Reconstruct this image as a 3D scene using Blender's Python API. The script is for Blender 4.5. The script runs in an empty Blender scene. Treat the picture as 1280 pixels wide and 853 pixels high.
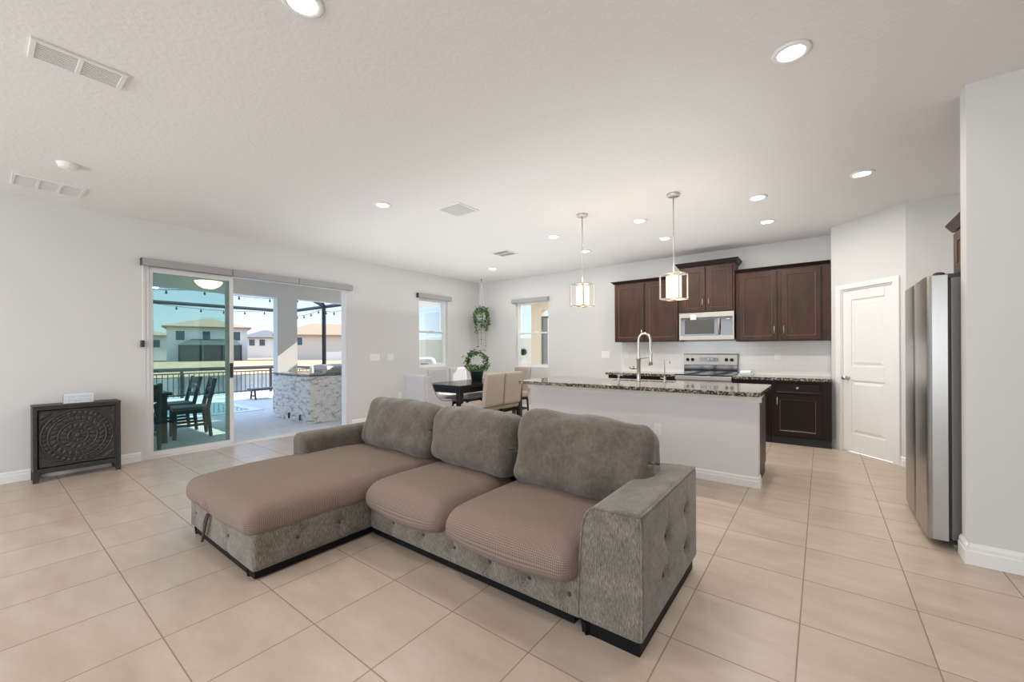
import bpy, bmesh, math, random
from mathutils import Vector, Matrix, noise
random.seed(7)
C = bpy.context.scene.collection
PI = math.pi
R = math.radians

# ------------------------------------------------------------------ camera
YAW, FPX, ROLL, EYE = 0.6495, 509.5, 0.005, 1.30
cam_d = bpy.data.cameras.new('camera')
cam_d.sensor_width = 36
cam_d.lens = FPX / 1280 * 36
cam_d.shift_y = (438.0 - 426.5) / 1280
cam_d.clip_start = 0.05
cam_d.clip_end = 600
cam = bpy.data.objects.new('camera', cam_d)
C.objects.link(cam)
cam.matrix_world = (Matrix.Translation((0, 0, EYE)) @ Matrix.Rotation(YAW, 4, 'Z')
                    @ Matrix.Rotation(PI / 2, 4, 'X') @ Matrix.Rotation(-ROLL, 4, 'Z'))
bpy.context.scene.camera = cam

# ------------------------------------------------------------------ world, sun, exposure
sc = bpy.context.scene
sc.view_settings.view_transform = 'Standard'
sc.view_settings.look = 'None'
sc.view_settings.gamma = 1
sc.view_settings.exposure = 0.6
sc.view_settings.use_curve_mapping = False
sc.cycles.use_denoising = True
sc.cycles.max_bounces = 10
sc.cycles.diffuse_bounces = 6
sc.cycles.glossy_bounces = 4
sc.cycles.transparent_max_bounces = 16
sc.cycles.sample_clamp_indirect = 6

SKY_STRENGTH = 0.92
SUN_STRENGTH = 7.0
DOWNLIGHT_W = 7.6
REAR_FILL_W = 50.0
UP_W = 32.0
CEIL = 2.89

w = bpy.data.worlds.new('sky'); sc.world = w; w.use_nodes = True
nt = w.node_tree; nt.nodes.clear()
tc = nt.nodes.new('ShaderNodeTexCoord'); sx = nt.nodes.new('ShaderNodeSeparateXYZ')
rp = nt.nodes.new('ShaderNodeValToRGB'); bgn = nt.nodes.new('ShaderNodeBackground'); wo = nt.nodes.new('ShaderNodeOutputWorld')
nt.links.new(tc.outputs['Generated'], sx.inputs[0]); nt.links.new(sx.outputs['Z'], rp.inputs[0])
nt.links.new(rp.outputs[0], bgn.inputs[0]); nt.links.new(bgn.outputs[0], wo.inputs[0])
e = rp.color_ramp.elements
e[0].position = 0.0; e[0].color = (0.80, 0.88, 0.95, 1)
e[1].position = 0.6; e[1].color = (0.75, 1.05, 1.6, 1)
e2 = rp.color_ramp.elements.new(0.16); e2.color = (0.52, 0.74, 0.98, 1)
bgn.inputs[1].default_value = SKY_STRENGTH

def lamp(name, kind, loc, energy, color=(1, 1, 1), **kw):
    d = bpy.data.lights.new(name, kind); d.energy = energy; d.color = color
    for k, v in kw.items(): setattr(d, k, v)
    o = bpy.data.objects.new(name, d); C.objects.link(o); o.location = loc
    return o
sun = lamp('sun', 'SUN', (0, 0, 20), SUN_STRENGTH, (1.0, 0.93, 0.82), angle=R(0.6))
sun.rotation_euler = Vector((-0.26, -0.97, -0.76)).to_track_quat('-Z', 'Y').to_euler()
# fill panels added outside the unseen windows behind the camera
for nm, loc, rot, sx_, sy_, en, col in (
        ('fill_behind_left', (-3.6, -4.35, 1.5), (R(90), 0, 0), 2.6, 2.2, REAR_FILL_W * 2.3, (0.93, 0.96, 1.0)),
        ('fill_behind_right', (1.2, -4.35, 1.5), (R(90), 0, 0), 2.6, 2.2, REAR_FILL_W * 0.6, (0.97, 0.98, 1.0))):
    a = lamp(nm, 'AREA', loc, en, col, shape='RECTANGLE', size=sx_, size_y=sy_)
    a.rotation_euler = rot

# added fill, not a fixture: soft light thrown up onto the ceiling of the kitchen and dining side, and a weaker one over the sofa side
for nm, loc, sx_, sy_, en in (('ceiling_fill_far', (-3.2, 4.7, 1.98), 5.8, 4.2, UP_W), ('ceiling_fill_near', (-2.2, 1.2, 1.98), 6.0, 2.6, UP_W * 0.10)):
    a = lamp(nm, 'AREA', loc, en, (0.97, 0.985, 1.0), shape='RECTANGLE', size=sx_, size_y=sy_)
    a.rotation_euler = (PI, 0, 0)

# ------------------------------------------------------------------ materials
def mat(name, base=(0.5, 0.5, 0.5), rough=0.6, metal=0.0, **kw):
    m = bpy.data.materials.new(name); m.use_nodes = True
    b = m.node_tree.nodes['Principled BSDF']
    b.inputs['Base Color'].default_value = (*base, 1)
    b.inputs['Roughness'].default_value = rough
    b.inputs['Metallic'].default_value = metal
    for k, v in kw.items(): b.inputs[k.replace('_', ' ')].default_value = v
    return m
class N:
    """small node helper on a material"""
    def __init__(s, m):
        s.m = m; s.t = m.node_tree; s.b = s.t.nodes['Principled BSDF']
        s.tc = s.t.nodes.new('ShaderNodeTexCoord')
    def new(s, t, **kw):
        n = s.t.nodes.new(t)
        for k, v in kw.items():
            if hasattr(n, k) and k not in n.inputs: setattr(n, k, v)
            else: n.inputs[k].default_value = v
        return n
    def ln(s, a, b): s.t.links.new(a, b)
    def mapping(s, scale=(1, 1, 1), rot=(0, 0, 0), loc=(0, 0, 0)):
        n = s.t.nodes.new('ShaderNodeMapping')
        n.inputs['Scale'].default_value = scale; n.inputs['Rotation'].default_value = rot
        n.inputs['Location'].default_value = loc
        s.ln(s.tc.outputs['Object'], n.inputs[0]); return n
    def noise(s, scale, detail=4, vec=None, rough=0.55):
        n = s.t.nodes.new('ShaderNodeTexNoise'); n.inputs['Scale'].default_value = scale
        n.inputs['Detail'].default_value = detail; n.inputs['Roughness'].default_value = rough
        s.ln(vec if vec else s.tc.outputs['Object'], n.inputs['Vector']); return n.outputs['Fac']
    def ramp(s, fac, stops):
        n = s.t.nodes.new('ShaderNodeValToRGB'); els = n.color_ramp.elements
        while len(els) < len(stops): els.new(0.5)
        for el, (p, c) in zip(els, stops): el.position = p; el.color = (*c, 1)
        s.ln(fac, n.inputs[0]); return n.outputs[0]
    def bump(s, h, strength=0.3, dist=0.01, chain=None):
        n = s.t.nodes.new('ShaderNodeBump'); n.inputs['Strength'].default_value = strength
        n.inputs['Distance'].default_value = dist; s.ln(h, n.inputs['Height'])
        if chain is not None: s.ln(chain, n.inputs['Normal'])
        s.ln(n.outputs[0], s.b.inputs['Normal']); return n.outputs[0]
    def math(s, op, a, b=None):
        n = s.t.nodes.new('ShaderNodeMath'); n.operation = op
        for i, v in enumerate((a, b)):
            if v is None: continue
            if isinstance(v, (int, float)): n.inputs[i].default_value = v
            else: s.ln(v, n.inputs[i])
        return n.outputs[0]
    def mix(s, fac, a, b):
        n = s.t.nodes.new('ShaderNodeMix'); n.data_type = 'RGBA'
        if isinstance(fac, (int, float)): n.inputs['Factor'].default_value = fac
        else: s.ln(fac, n.inputs['Factor'])
        for k, v in ((6, a), (7, b)):
            if isinstance(v, tuple): n.inputs[k].default_value = (*v, 1)
            else: s.ln(v, n.inputs[k])
        return n.outputs[2]
    def color(s, c): s.ln(c, s.b.inputs['Base Color'])

M = {}
M['wall'] = mat('wall_paint', (0.665, 0.665, 0.66), 0.75)
n = N(M['wall']); n.bump(n.noise(160, 3), 0.12, 0.003)
M['ceiling'] = mat('ceiling_knockdown', (0.80, 0.80, 0.79), 0.85)
n = N(M['ceiling']); n.bump(n.ramp(n.noise(34, 4, rough=0.55), [(0.38, (0, 0, 0)), (0.62, (1, 1, 1))]), 0.16, 0.005)
M['island_paint_lit'] = mat('island_paint_lit', (0.74, 0.745, 0.77), 0.7)  # wall colour lightened and cooled to stand in for light on the front
M['trim'] = mat('white_trim', (0.82, 0.82, 0.81), 0.35)
M['white_plastic'] = mat('white_plastic', (0.85, 0.85, 0.84), 0.4)
M['vent_white'] = mat('vent_white', (0.78, 0.78, 0.77), 0.45)
M['vent_dark'] = mat('vent_slot_grey', (0.42, 0.42, 0.42), 0.6)
# floor tiles: 0.4605 m stack grid
M['tile'] = mat('floor_tile', (0.5, 0.42, 0.34), 0.28)
n = N(M['tile'])
sep = n.new('ShaderNodeSeparateXYZ'); n.ln(n.tc.outputs['Object'], sep.inputs[0])
def saw(ax, off):
    v = n.math('DIVIDE', n.math('SUBTRACT', sep.outputs[ax], off), 0.4605)
    fl = n.math('FLOOR', v); fr = n.math('SUBTRACT', v, fl)
    d = n.math('MINIMUM', fr, n.math('SUBTRACT', 1.0, fr))
    return fl, d
fx, dx = saw(0, -0.087); fy, dy = saw(1, 0.512)
d = n.math('MINIMUM', dx, dy)
grout = n.math('LESS_THAN', d, 0.0062)
comb = n.new('ShaderNodeCombineXYZ'); n.ln(fx, comb.inputs[0]); n.ln(fy, comb.inputs[1])
wn = n.new('ShaderNodeTexWhiteNoise'); n.ln(comb.outputs[0], wn.inputs['Vector'])
off = n.new('ShaderNodeVectorMath', operation='SCALE'); n.ln(wn.outputs['Color'], off.inputs[0]); off.inputs['Scale'].default_value = 9.0
mp = n.mapping((1.0, 2.6, 1))
add = n.new('ShaderNodeVectorMath', operation='ADD'); n.ln(mp.outputs[0], add.inputs[0]); n.ln(off.outputs[0], add.inputs[1])
nf = n.noise(2.6, 6, add.outputs[0], 0.6)
col = n.ramp(nf, [(0.28, (0.43, 0.338, 0.266)), (0.5, (0.49, 0.40, 0.322)), (0.72, (0.55, 0.465, 0.388))])
col = n.mix(n.math('MULTIPLY', wn.outputs['Value'], 0.10), col, (0.42, 0.34, 0.27))
n.color(n.mix(grout, col, (0.27, 0.205, 0.155)))
rr = n.math('ADD', n.math('MULTIPLY', grout, 0.5), n.math('MULTIPLY', nf, 0.1)); rr = n.math('ADD', rr, 0.285)
n.ln(rr, n.b.inputs['Roughness'])
h = n.math('SUBTRACT', 1.0, grout)
n.bump(h, 0.4, 0.003)

def fabric(name, c0, c1, c2, streak=(60, 60, 14)):
    m = mat(name, c1, 0.95); n = N(m)
    m.node_tree.nodes['Principled BSDF'].inputs['Sheen Weight'].default_value = 0.25
    mp = n.mapping(streak); a = n.noise(6, 5, mp.outputs[0], 0.72); b = n.noise(9, 4)
    c = n.ramp(a, [(0.33, c0), (0.5, c1), (0.68, c2)])
    dark = n.ramp(b, [(0.32, (0.66, 0.65, 0.64)), (0.68, (1.0, 0.99, 0.96))])
    mx = n.new('ShaderNodeMix', data_type='RGBA', blend_type='MULTIPLY'); mx.inputs['Factor'].default_value = 1
    n.ln(c, mx.inputs[6]); n.ln(dark, mx.inputs[7]); n.color(mx.outputs[2])
    n.bump(a, 0.5, 0.004)
    return m
M['chenille'] = fabric('grey_chenille', (0.075, 0.064, 0.051), (0.205, 0.184, 0.155), (0.38, 0.35, 0.30), (44, 44, 6))
M['chenille_soft'] = fabric('grey_chenille_cushion', (0.118, 0.100, 0.079), (0.148, 0.127, 0.103), (0.178, 0.156, 0.130), (8, 8, 6))
M['cover'] = mat('taupe_stretch_cover', (0.235, 0.165, 0.13), 0.9)
n = N(M['cover'])
uvn = n.new('ShaderNodeSeparateXYZ'); n.ln(n.tc.outputs['UV'], uvn.inputs[0])
P_ = 2 * PI / 0.0105
def sw(o): return n.math('ADD', n.math('MULTIPLY', n.math('SINE', n.math('MULTIPLY', o, P_)), 0.5), 0.5)
wf = n.math('MULTIPLY', n.math('ADD', sw(uvn.outputs[0]), sw(uvn.outputs[1])), 0.5)
cc = n.ramp(wf, [(0.15, (0.14, 0.10, 0.081)), (0.7, (0.285, 0.215, 0.18))])
n.color(cc); n.bump(wf, 0.6, 0.003)
M['black_wood'] = mat('black_plinth', (0.006, 0.006, 0.007), 0.5, Specular_IOR_Level=0.15)
M['pull'] = mat('dark_strap', (0.07, 0.06, 0.05), 0.8)
# espresso cabinets
M['espresso'] = mat('espresso_wood', (0.04, 0.02, 0.012), 0.42, Specular_IOR_Level=0.3)
n = N(M['espresso']); a = n.noise(3, 5, n.mapping((3, 3, 0.6)).outputs[0], 0.65)
n.color(n.ramp(a, [(0.3, (0.026, 0.012, 0.007)), (0.55, (0.052, 0.022, 0.012)), (0.8, (0.085, 0.036, 0.018))]))
M['espresso_dark'] = mat('espresso_base', (0.014, 0.007, 0.005), 0.4, Specular_IOR_Level=0.25)
M['bead'] = mat('door_bead_highlight', (0.15, 0.08, 0.05), 0.3)  # lighter colour on the bead paints in its bevel highlight
M['nickel'] = mat('brushed_nickel', (0.62, 0.60, 0.57), 0.28, 1.0)
M['steel'] = mat('stainless_steel', (0.44, 0.42, 0.385), 0.48, 1.0)
n = N(M['steel']); a = n.noise(4, 3, n.mapping((2, 2, 90)).outputs[0]); n.bump(a, 0.05, 0.001)
M['fridge_side'] = mat('fridge_grey_side', (0.16, 0.155, 0.15), 0.45, 0.3)
M['black_gloss'] = mat('black_glass', (0.008, 0.008, 0.009), 0.08)
M['black'] = mat('black_plastic', (0.012, 0.012, 0.012), 0.4)
M['display'] = mat('oven_display', (0.02, 0.02, 0.05), 0.15)
M['bronze'] = mat('dark_metal', (0.02, 0.02, 0.022), 0.5)
# granite
M['granite'] = mat('dark_granite', (0.05, 0.045, 0.04), 0.07)
n = N(M['granite']); v = n.new('ShaderNodeTexVoronoi'); v.inputs['Scale'].default_value = 55; n.ln(n.tc.outputs['Object'], v.inputs['Vector'])
a = n.noise(30, 6, rough=0.75)
s_ = n.math('ADD', n.math('MULTIPLY', v.outputs['Distance'], 0.5), n.math('MULTIPLY', a, 0.7))
n.color(n.ramp(s_, [(0.40, (0.012, 0.011, 0.011)), (0.56, (0.05, 0.042, 0.035)), (0.66, (0.22, 0.19, 0.15)), (0.78, (0.42, 0.38, 0.32))]))
n.b.inputs['IOR'].default_value = 1.9
M['splash'] = mat('white_subway_tile', (0.80, 0.78, 0.76), 0.18)
n = N(M['splash']); br = n.new('ShaderNodeTexBrick')
mp = n.mapping((1, 1, 1), (R(90), 0, 0)); n.ln(mp.outputs[0], br.inputs['Vector'])
br.inputs['Scale'].default_value = 1.0; br.inputs['Brick Width'].default_value = 0.30; br.inputs['Row Height'].default_value = 0.075
br.inputs['Mortar Size'].default_value = 0.0025
br.inputs['Color1'].default_value = (0.80, 0.78, 0.76, 1); br.inputs['Color2'].default_value = (0.80, 0.78, 0.76, 1); br.inputs['Mortar'].default_value = (0.73, 0.71, 0.69, 1)
n.color(br.outputs['Color'])
def glass(name, tint, refl=0.08):
    m = bpy.data.materials.new(name); m.use_nodes = True; t = m.node_tree; t.nodes.clear()
    o = t.nodes.new('ShaderNodeOutputMaterial'); tr = t.nodes.new('ShaderNodeBsdfTransparent'); g = t.nodes.new('ShaderNodeBsdfGlossy')
    tr.inputs[0].default_value = (*tint, 1); g.inputs['Roughness'].default_value = 0.0; g.inputs['Color'].default_value = (0.9, 1, 0.97, 1)
    fr = t.nodes.new('ShaderNodeFresnel'); fr.inputs[0].default_value = 1.45
    mx = t.nodes.new('ShaderNodeMixShader'); t.links.new(fr.outputs[0], mx.inputs[0]); t.links.new(tr.outputs[0], mx.inputs[1])
    t.links.new(g.outputs[0], mx.inputs[2]); t.links.new(mx.outputs[0], o.inputs[0]); return m
M['glass_teal'] = glass('teal_tinted_glass', (0.82, 0.90, 0.88))
M['glass'] = glass('clear_glass', (0.95, 0.97, 0.97))
M['glass_clear'] = M['glass']
def emis(name, c, s):
    m = mat(name, c, 0.4); b = m.node_tree.nodes['Principled BSDF']
    b.inputs['Emission Color'].default_value = (*c, 1); b.inputs['Emission Strength'].default_value = s; return m
M['led'] = emis('led_lens', (1, 0.96, 0.88), 12)
M['shade'] = emis('lit_fabric_shade', (1, 0.84, 0.62), 0.8)
M['lanai_bowl'] = emis('lit_glass_bowl', (1, 0.80, 0.50), 2.0)
M['blind'] = mat('grey_roller_blind', (0.36, 0.36, 0.36), 0.7)
n = N(M['blind']); n.bump(n.noise(400, 2), 0.1, 0.001)
M['frame'] = mat('aluminium_white_frame', (0.70, 0.70, 0.70), 0.4)
M['stucco'] = mat('stucco', (0.74, 0.72, 0.68), 0.9)
n = N(M['stucco']); n.bump(n.noise(60, 5, rough=0.7), 0.6, 0.01)
M['stucco_tan'] = mat('stucco_tan', (0.62, 0.54, 0.42), 0.9)
M['concrete'] = mat('patio_concrete', (0.42, 0.42, 0.42), 0.8)
n = N(M['concrete']); a = n.noise(5, 8, rough=0.7); n.color(n.ramp(a, [(0.3, (0.55, 0.55, 0.55)), (0.7, (0.68, 0.67, 0.65))])); n.bump(a, 0.2, 0.01)
M['stone'] = mat('stacked_stone', (0.6, 0.56, 0.5), 0.9)
n = N(M['stone']); v = n.new('ShaderNodeTexVoronoi'); v.inputs['Scale'].default_value = 1; v.inputs['Randomness'].default_value = 1
mp = n.mapping((9, 9, 20)); n.ln(mp.outputs[0], v.inputs['Vector']); a = n.noise(40, 6, rough=0.7)
b2 = n.math('ADD', n.math('MULTIPLY', v.outputs['Distance'], -0.55), n.math('MULTIPLY', a, 0.9))
n.color(n.ramp(b2, [(-0.12, (0.40, 0.38, 0.35)), (0.04, (0.72, 0.70, 0.66)), (0.4, (0.86, 0.84, 0.79))])); n.bump(b2, 0.7, 0.02)
M['grass'] = mat('dry_grass', (0.30, 0.24, 0.12), 1.0)
n = N(M['grass']); a = n.noise(0.25, 8, rough=0.7); n.color(n.ramp(a, [(0.35, (0.34, 0.25, 0.15)), (0.65, (0.50, 0.36, 0.22))]))
M['water'] = mat('pond_water', (0.10, 0.15, 0.17), 0.12)
n = N(M['water']); n.bump(n.noise(1.5, 4), 0.3, 0.05)
M['pool'] = mat('pool_water', (0.10, 0.42, 0.45), 0.08)
M['house_white'] = mat('house_white', (0.70, 0.68, 0.64), 0.9)
M['house_beige'] = mat('house_beige', (0.62, 0.55, 0.47), 0.9)
M['roof_tan'] = mat('roof_tan', (0.34, 0.25, 0.17), 0.9)
M['roof_grey'] = mat('roof_grey', (0.16, 0.16, 0.17), 0.9)
M['house_window'] = mat('house_window', (0.06, 0.09, 0.11), 0.2)
M['screen'] = mat('dark_screen', (0.07, 0.085, 0.08), 0.8)
M['vinyl'] = mat('white_vinyl', (0.75, 0.73, 0.68), 0.5)
M['vinyl_tan'] = mat('tan_vinyl', (0.66, 0.60, 0.47), 0.5)
M['patio_dark'] = mat('dark_stained_wood', (0.035, 0.04, 0.045), 0.5)
M['patio_seat'] = mat('grey_outdoor_seat', (0.10, 0.12, 0.13), 0.6)
M['carved'] = mat('carved_dark_wood', (0.045, 0.042, 0.038), 0.5)
n = N(M['carved']); a = n.noise(30, 5, rough=0.7); n.color(n.ramp(a, [(0.35, (0.020, 0.019, 0.017)), (0.7, (0.045, 0.042, 0.037))]))
M['dining_fabric'] = mat('beige_chair_fabric', (0.42, 0.36, 0.31), 0.9)
n = N(M['dining_fabric']); n.bump(n.noise(300, 2), 0.2, 0.001)
M['dining_fabric_grey'] = mat('light_grey_chair_fabric', (0.50, 0.50, 0.52), 0.9)
M['dining_black'] = mat('black_lacquer', (0.012, 0.011, 0.011), 0.22)
M['nail'] = mat('nailhead', (0.55, 0.52, 0.48), 0.3, 1.0)
M['leaf'] = mat('leaf_green', (0.06, 0.16, 0.03), 0.5)
n = N(M['leaf']); n.color(n.ramp(n.noise(14, 3), [(0.35, (0.03, 0.08, 0.015)), (0.6, (0.12, 0.26, 0.05))]))
M['leaf_light'] = mat('leaf_bright', (0.14, 0.30, 0.05), 0.5)
n = N(M['leaf_light']); n.color(n.ramp(n.noise(14, 3), [(0.35, (0.03, 0.08, 0.015)), (0.6, (0.13, 0.26, 0.06))]))
M['pot_green'] = mat('teal_pot', (0.045, 0.08, 0.075), 0.4)
M['pot_white'] = mat('white_pot', (0.75, 0.76, 0.75), 0.4)
M['block'] = mat('word_block_white', (0.74, 0.80, 0.82), 0.5)
M['block_blue'] = mat('word_block_blue', (0.45, 0.60, 0.66), 0.5)
M['block_side'] = mat('word_block_side', (0.28, 0.36, 0.44), 0.5)
M['dish_blue'] = mat('pale_blue_ceramic', (0.55, 0.70, 0.72), 0.3)
M['paper'] = mat('paper_sticker', (0.78, 0.74, 0.66), 0.7)
M['hinge'] = mat('dark_hinge', (0.08, 0.075, 0.07), 0.4, 0.8)

# ------------------------------------------------------------------ mesh helpers
def bx(bm, x0, x1, y0, y1, z0, z1, mtx=None):
    vs = [bm.verts.new((x, y, z)) for x in (x0, x1) for y in (y0, y1) for z in (z0, z1)]
    if mtx is not None:
        for v in vs: v.co = mtx @ v.co
    for f in ((0, 1, 3, 2), (4, 6, 7, 5), (0, 4, 5, 1), (2, 3, 7, 6), (0, 2, 6, 4), (1, 5, 7, 3)):
        bm.faces.new([vs[i] for i in f])
    return vs
def tube(bm, pts, r, n=8, cap=True):
    pts = [Vector(p) for p in pts]; rs = r if isinstance(r, (list, tuple)) else [r] * len(pts)
    rings = []; up = None
    for i, p in enumerate(pts):
        t = (pts[min(i + 1, len(pts) - 1)] - pts[max(i - 1, 0)]).normalized()
        if up is None:
            up = Vector((0, 0, 1)) if abs(t.z) < 0.9 else Vector((1, 0, 0))
        a = t.cross(up).normalized(); b = a.cross(t).normalized(); up = b
        rings.append([bm.verts.new(p + (a * math.cos(2 * PI * k / n) + b * math.sin(2 * PI * k / n)) * rs[i]) for k in range(n)])
    for A, B in zip(rings, rings[1:]):
        for k in range(n): bm.faces.new((A[k], A[(k + 1) % n], B[(k + 1) % n], B[k]))
    if cap:
        bm.faces.new(rings[0][::-1]); bm.faces.new(rings[-1])
def lathe(bm, prof, cx=0, cy=0, n=24, mtx=None, caps=True):
    rings = []
    for r, z in prof:
        rings.append([bm.verts.new((cx + r * math.cos(2 * PI * k / n), cy + r * math.sin(2 * PI * k / n), z)) for k in range(n)])
    for A, B in zip(rings, rings[1:]):
        for k in range(n): bm.faces.new((A[k], A[(k + 1) % n], B[(k + 1) % n], B[k]))
    if caps and prof[0][0] > 1e-4: bm.faces.new(rings[0][::-1])
    if caps and prof[-1][0] > 1e-4: bm.faces.new(rings[-1])
    bmesh.ops.remove_doubles(bm, verts=[v for rg in rings for v in rg], dist=1e-6)
    if mtx is not None:
        for v in bm.verts: v.co = mtx @ v.co
def prism(bm, poly, axis, a, b):
    """extrude a 2-D polygon along an axis ('x': poly is (y,z); 'y': (x,z); 'z': (x,y))"""
    def P(u, v, t): return {'x': (t, u, v), 'y': (u, t, v), 'z': (u, v, t)}[axis]
    A = [bm.verts.new(P(u, v, a)) for u, v in poly]; B = [bm.verts.new(P(u, v, b)) for u, v in poly]
    k = len(poly)
    for i in range(k): bm.faces.new((A[i], A[(i + 1) % k], B[(i + 1) % k], B[i]))
    bm.faces.new(A[::-1]); bm.faces.new(B)
def nb(): return bmesh.new()
def obj(name, bm, material, parent=None, smooth=False, bevel=0, mtx=None):
    if mtx is not None:
        for v in bm.verts: v.co = mtx @ v.co
    bmesh.ops.recalc_face_normals(bm, faces=bm.faces)
    me = bpy.data.meshes.new(name); bm.to_mesh(me); bm.free()
    for mt in (material if isinstance(material, (list, tuple)) else [material]): me.materials.append(mt)
    if smooth:
        for p in me.polygons: p.use_smooth = True
    o = bpy.data.objects.new(name, me); C.objects.link(o)
    if parent is not None: o.parent = parent
    if bevel:
        md = o.modifiers.new('bevel', 'BEVEL'); md.width = bevel; md.segments = 2; md.limit_method = 'ANGLE'; md.angle_limit = R(40)
    return o
def box(name, x0, x1, y0, y1, z0, z1, material, parent=None, bevel=0, mtx=None):
    bm = nb(); bx(bm, x0, x1, y0, y1, z0, z1); return obj(name, bm, material, parent, bevel=bevel, mtx=mtx)
def tag(o, label, cat, group=None, kind=None):
    o['label'] = label
    if cat: o['category'] = cat
    if group: o['group'] = group
    if kind: o['kind'] = kind
    return o
def thing(name, label, cat, loc=(0, 0, 0), rotz=0, group=None):
    o = bpy.data.objects.new(name, None); C.objects.link(o); o.empty_display_size = 0.05
    o.location = loc; o.rotation_euler = (0, 0, rotz)
    return tag(o, label, cat, group)
def S(o, label=None):
    o['kind'] = 'structure'
    if label: o['label'] = label
    return o
def copy_tree(o, parent=None):
    c = o.copy(); C.objects.link(c)
    if parent is not None: c.parent = parent
    for ch in list(o.children): copy_tree(ch, c)
    return c
def kids_local(root, kids):
    pass
def rbox(sx, sy, sz, r, seg=0.03, disp=None, cuts=None):
    """rounded box centred at 0; a dense skin that disp(co, unit) may push around"""
    bm = nb(); hx, hy, hz = sx / 2, sy / 2, sz / 2
    nx, ny, nz = [max(4, int(s / seg)) for s in (sx, sy, sz)]
    cache = {}
    def V(i, j, k):
        key = (i, j, k)
        if key not in cache:
            cache[key] = bm.verts.new((-hx + sx * i / nx, -hy + sy * j / ny, -hz + sz * k / nz))
        return cache[key]
    for i in range(nx):
        for j in range(ny):
            for k in (0, nz): bm.faces.new((V(i, j, k), V(i + 1, j, k), V(i + 1, j + 1, k), V(i, j + 1, k)))
    for i in range(nx):
        for k in range(nz):
            for j in (0, ny): bm.faces.new((V(i, j, k), V(i + 1, j, k), V(i + 1, j, k + 1), V(i, j, k + 1)))
    for j in range(ny):
        for k in range(nz):
            for i in (0, nx): bm.faces.new((V(i, j, k), V(i, j + 1, k), V(i, j + 1, k + 1), V(i, j, k + 1)))
    uvl = bm.loops.layers.uv.new('UVMap')
    for f in bm.faces:
        c = f.calc_center_median(); ax = 0 if abs(abs(c.x) - hx) < 1e-6 else (1 if abs(abs(c.y) - hy) < 1e-6 else 2)
        for lp in f.loops:
            p = lp.vert.co
            if ax == 2: uv = (p.x, p.y)
            elif ax == 1: uv = (p.x, (-hy - (hz - p.z)) if c.y < 0 else (hy + hz - p.z))
            else: uv = ((hx + hz - p.z) if c.x > 0 else (-hx - (hz - p.z)), p.y)
            lp[uvl].uv = uv
    rx, ry, rz = (r if isinstance(r, tuple) else (r, r, r))
    for v in bm.verts:
        p = v.co.copy(); q = Vector((max(-hx + rx, min(hx - rx, p.x)), max(-hy + ry, min(hy - ry, p.y)), max(-hz + rz, min(hz - rz, p.z))))
        dd = p - q
        u = Vector((dd.x / rx, dd.y / ry, dd.z / rz))
        m_ = max(abs(u.x), abs(u.y), abs(u.z)); 
        if u.length > 1e-6:
            u = u.normalized() * m_
            v.co = q + Vector((u.x * rx, u.y * ry, u.z * rz))
    if disp:
        bmesh.ops.recalc_face_normals(bm, faces=bm.faces); bm.normal_update()
        new = [(v, disp(v.co.copy(), v.normal.copy())) for v in bm.verts]
        for v, c in new: v.co = c
    return bm

# ================================================================== ROOM
XL, YB = -6.47, 7.25          # left wall face, back wall face
XR, YN = 4.0, -4.2            # right-hand wall and the wall behind the camera
T = 0.16
# floor
bm = nb(); bx(bm, XL - T, XR + T, YN - T, YB + T, -0.10, 0.0)
S(obj('floor', bm, M['tile']), 'beige square ceramic floor tiles laid in a straight grid')
bm = nb(); bx(bm, XL - T, XR + T, YN - T, YB + T, CEIL, CEIL + 0.12)
S(obj('ceiling', bm, M['ceiling']), 'white knockdown textured ceiling')

def wall_x(name, X0, X1, ya, yb, holes, z1=CEIL):
    """wall parallel to Y with rectangular holes (y0,y1,z0,z1), sorted by y"""
    bm = nb(); y = ya
    for (h0, h1, z0, zt) in holes:
        if h0 > y: bx(bm, X0, X1, y, h0, 0, z1)
        if z0 > 0: bx(bm, X0, X1, h0, h1, 0, z0)
        if zt < z1: bx(bm, X0, X1, h0, h1, zt, z1)
        y = h1
    if yb > y: bx(bm, X0, X1, y, yb, 0, z1)
    return S(obj(name, bm, M['wall']))
def wall_y(name, Y0, Y1, xa, xb, holes, z1=CEIL):
    bm = nb(); x = xa
    for (h0, h1, z0, zt) in holes:
        if h0 > x: bx(bm, x, h0, Y0, Y1, 0, z1)
        if z0 > 0: bx(bm, h0, h1, Y0, Y1, 0, z0)
        if zt < z1: bx(bm, h0, h1, Y0, Y1, zt, z1)
        x = h1
    if xb > x: bx(bm, x, xb, Y0, Y1, 0, z1)
    return S(obj(name, bm, M['wall']))
DOOR = (1.24, 3.86, 0.0, 2.38)
WINL = (5.42, 6.22, 0.95, 2.40)
wall_x('wall_left', XL - T, XL, YN - T, YB + T, [DOOR, WINL])
WINB = (-5.40, -4.55, 0.93, 2.38)
wall_y('wall_back', YB, YB + T, XL, 0.105 + T, [WINB])
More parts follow.
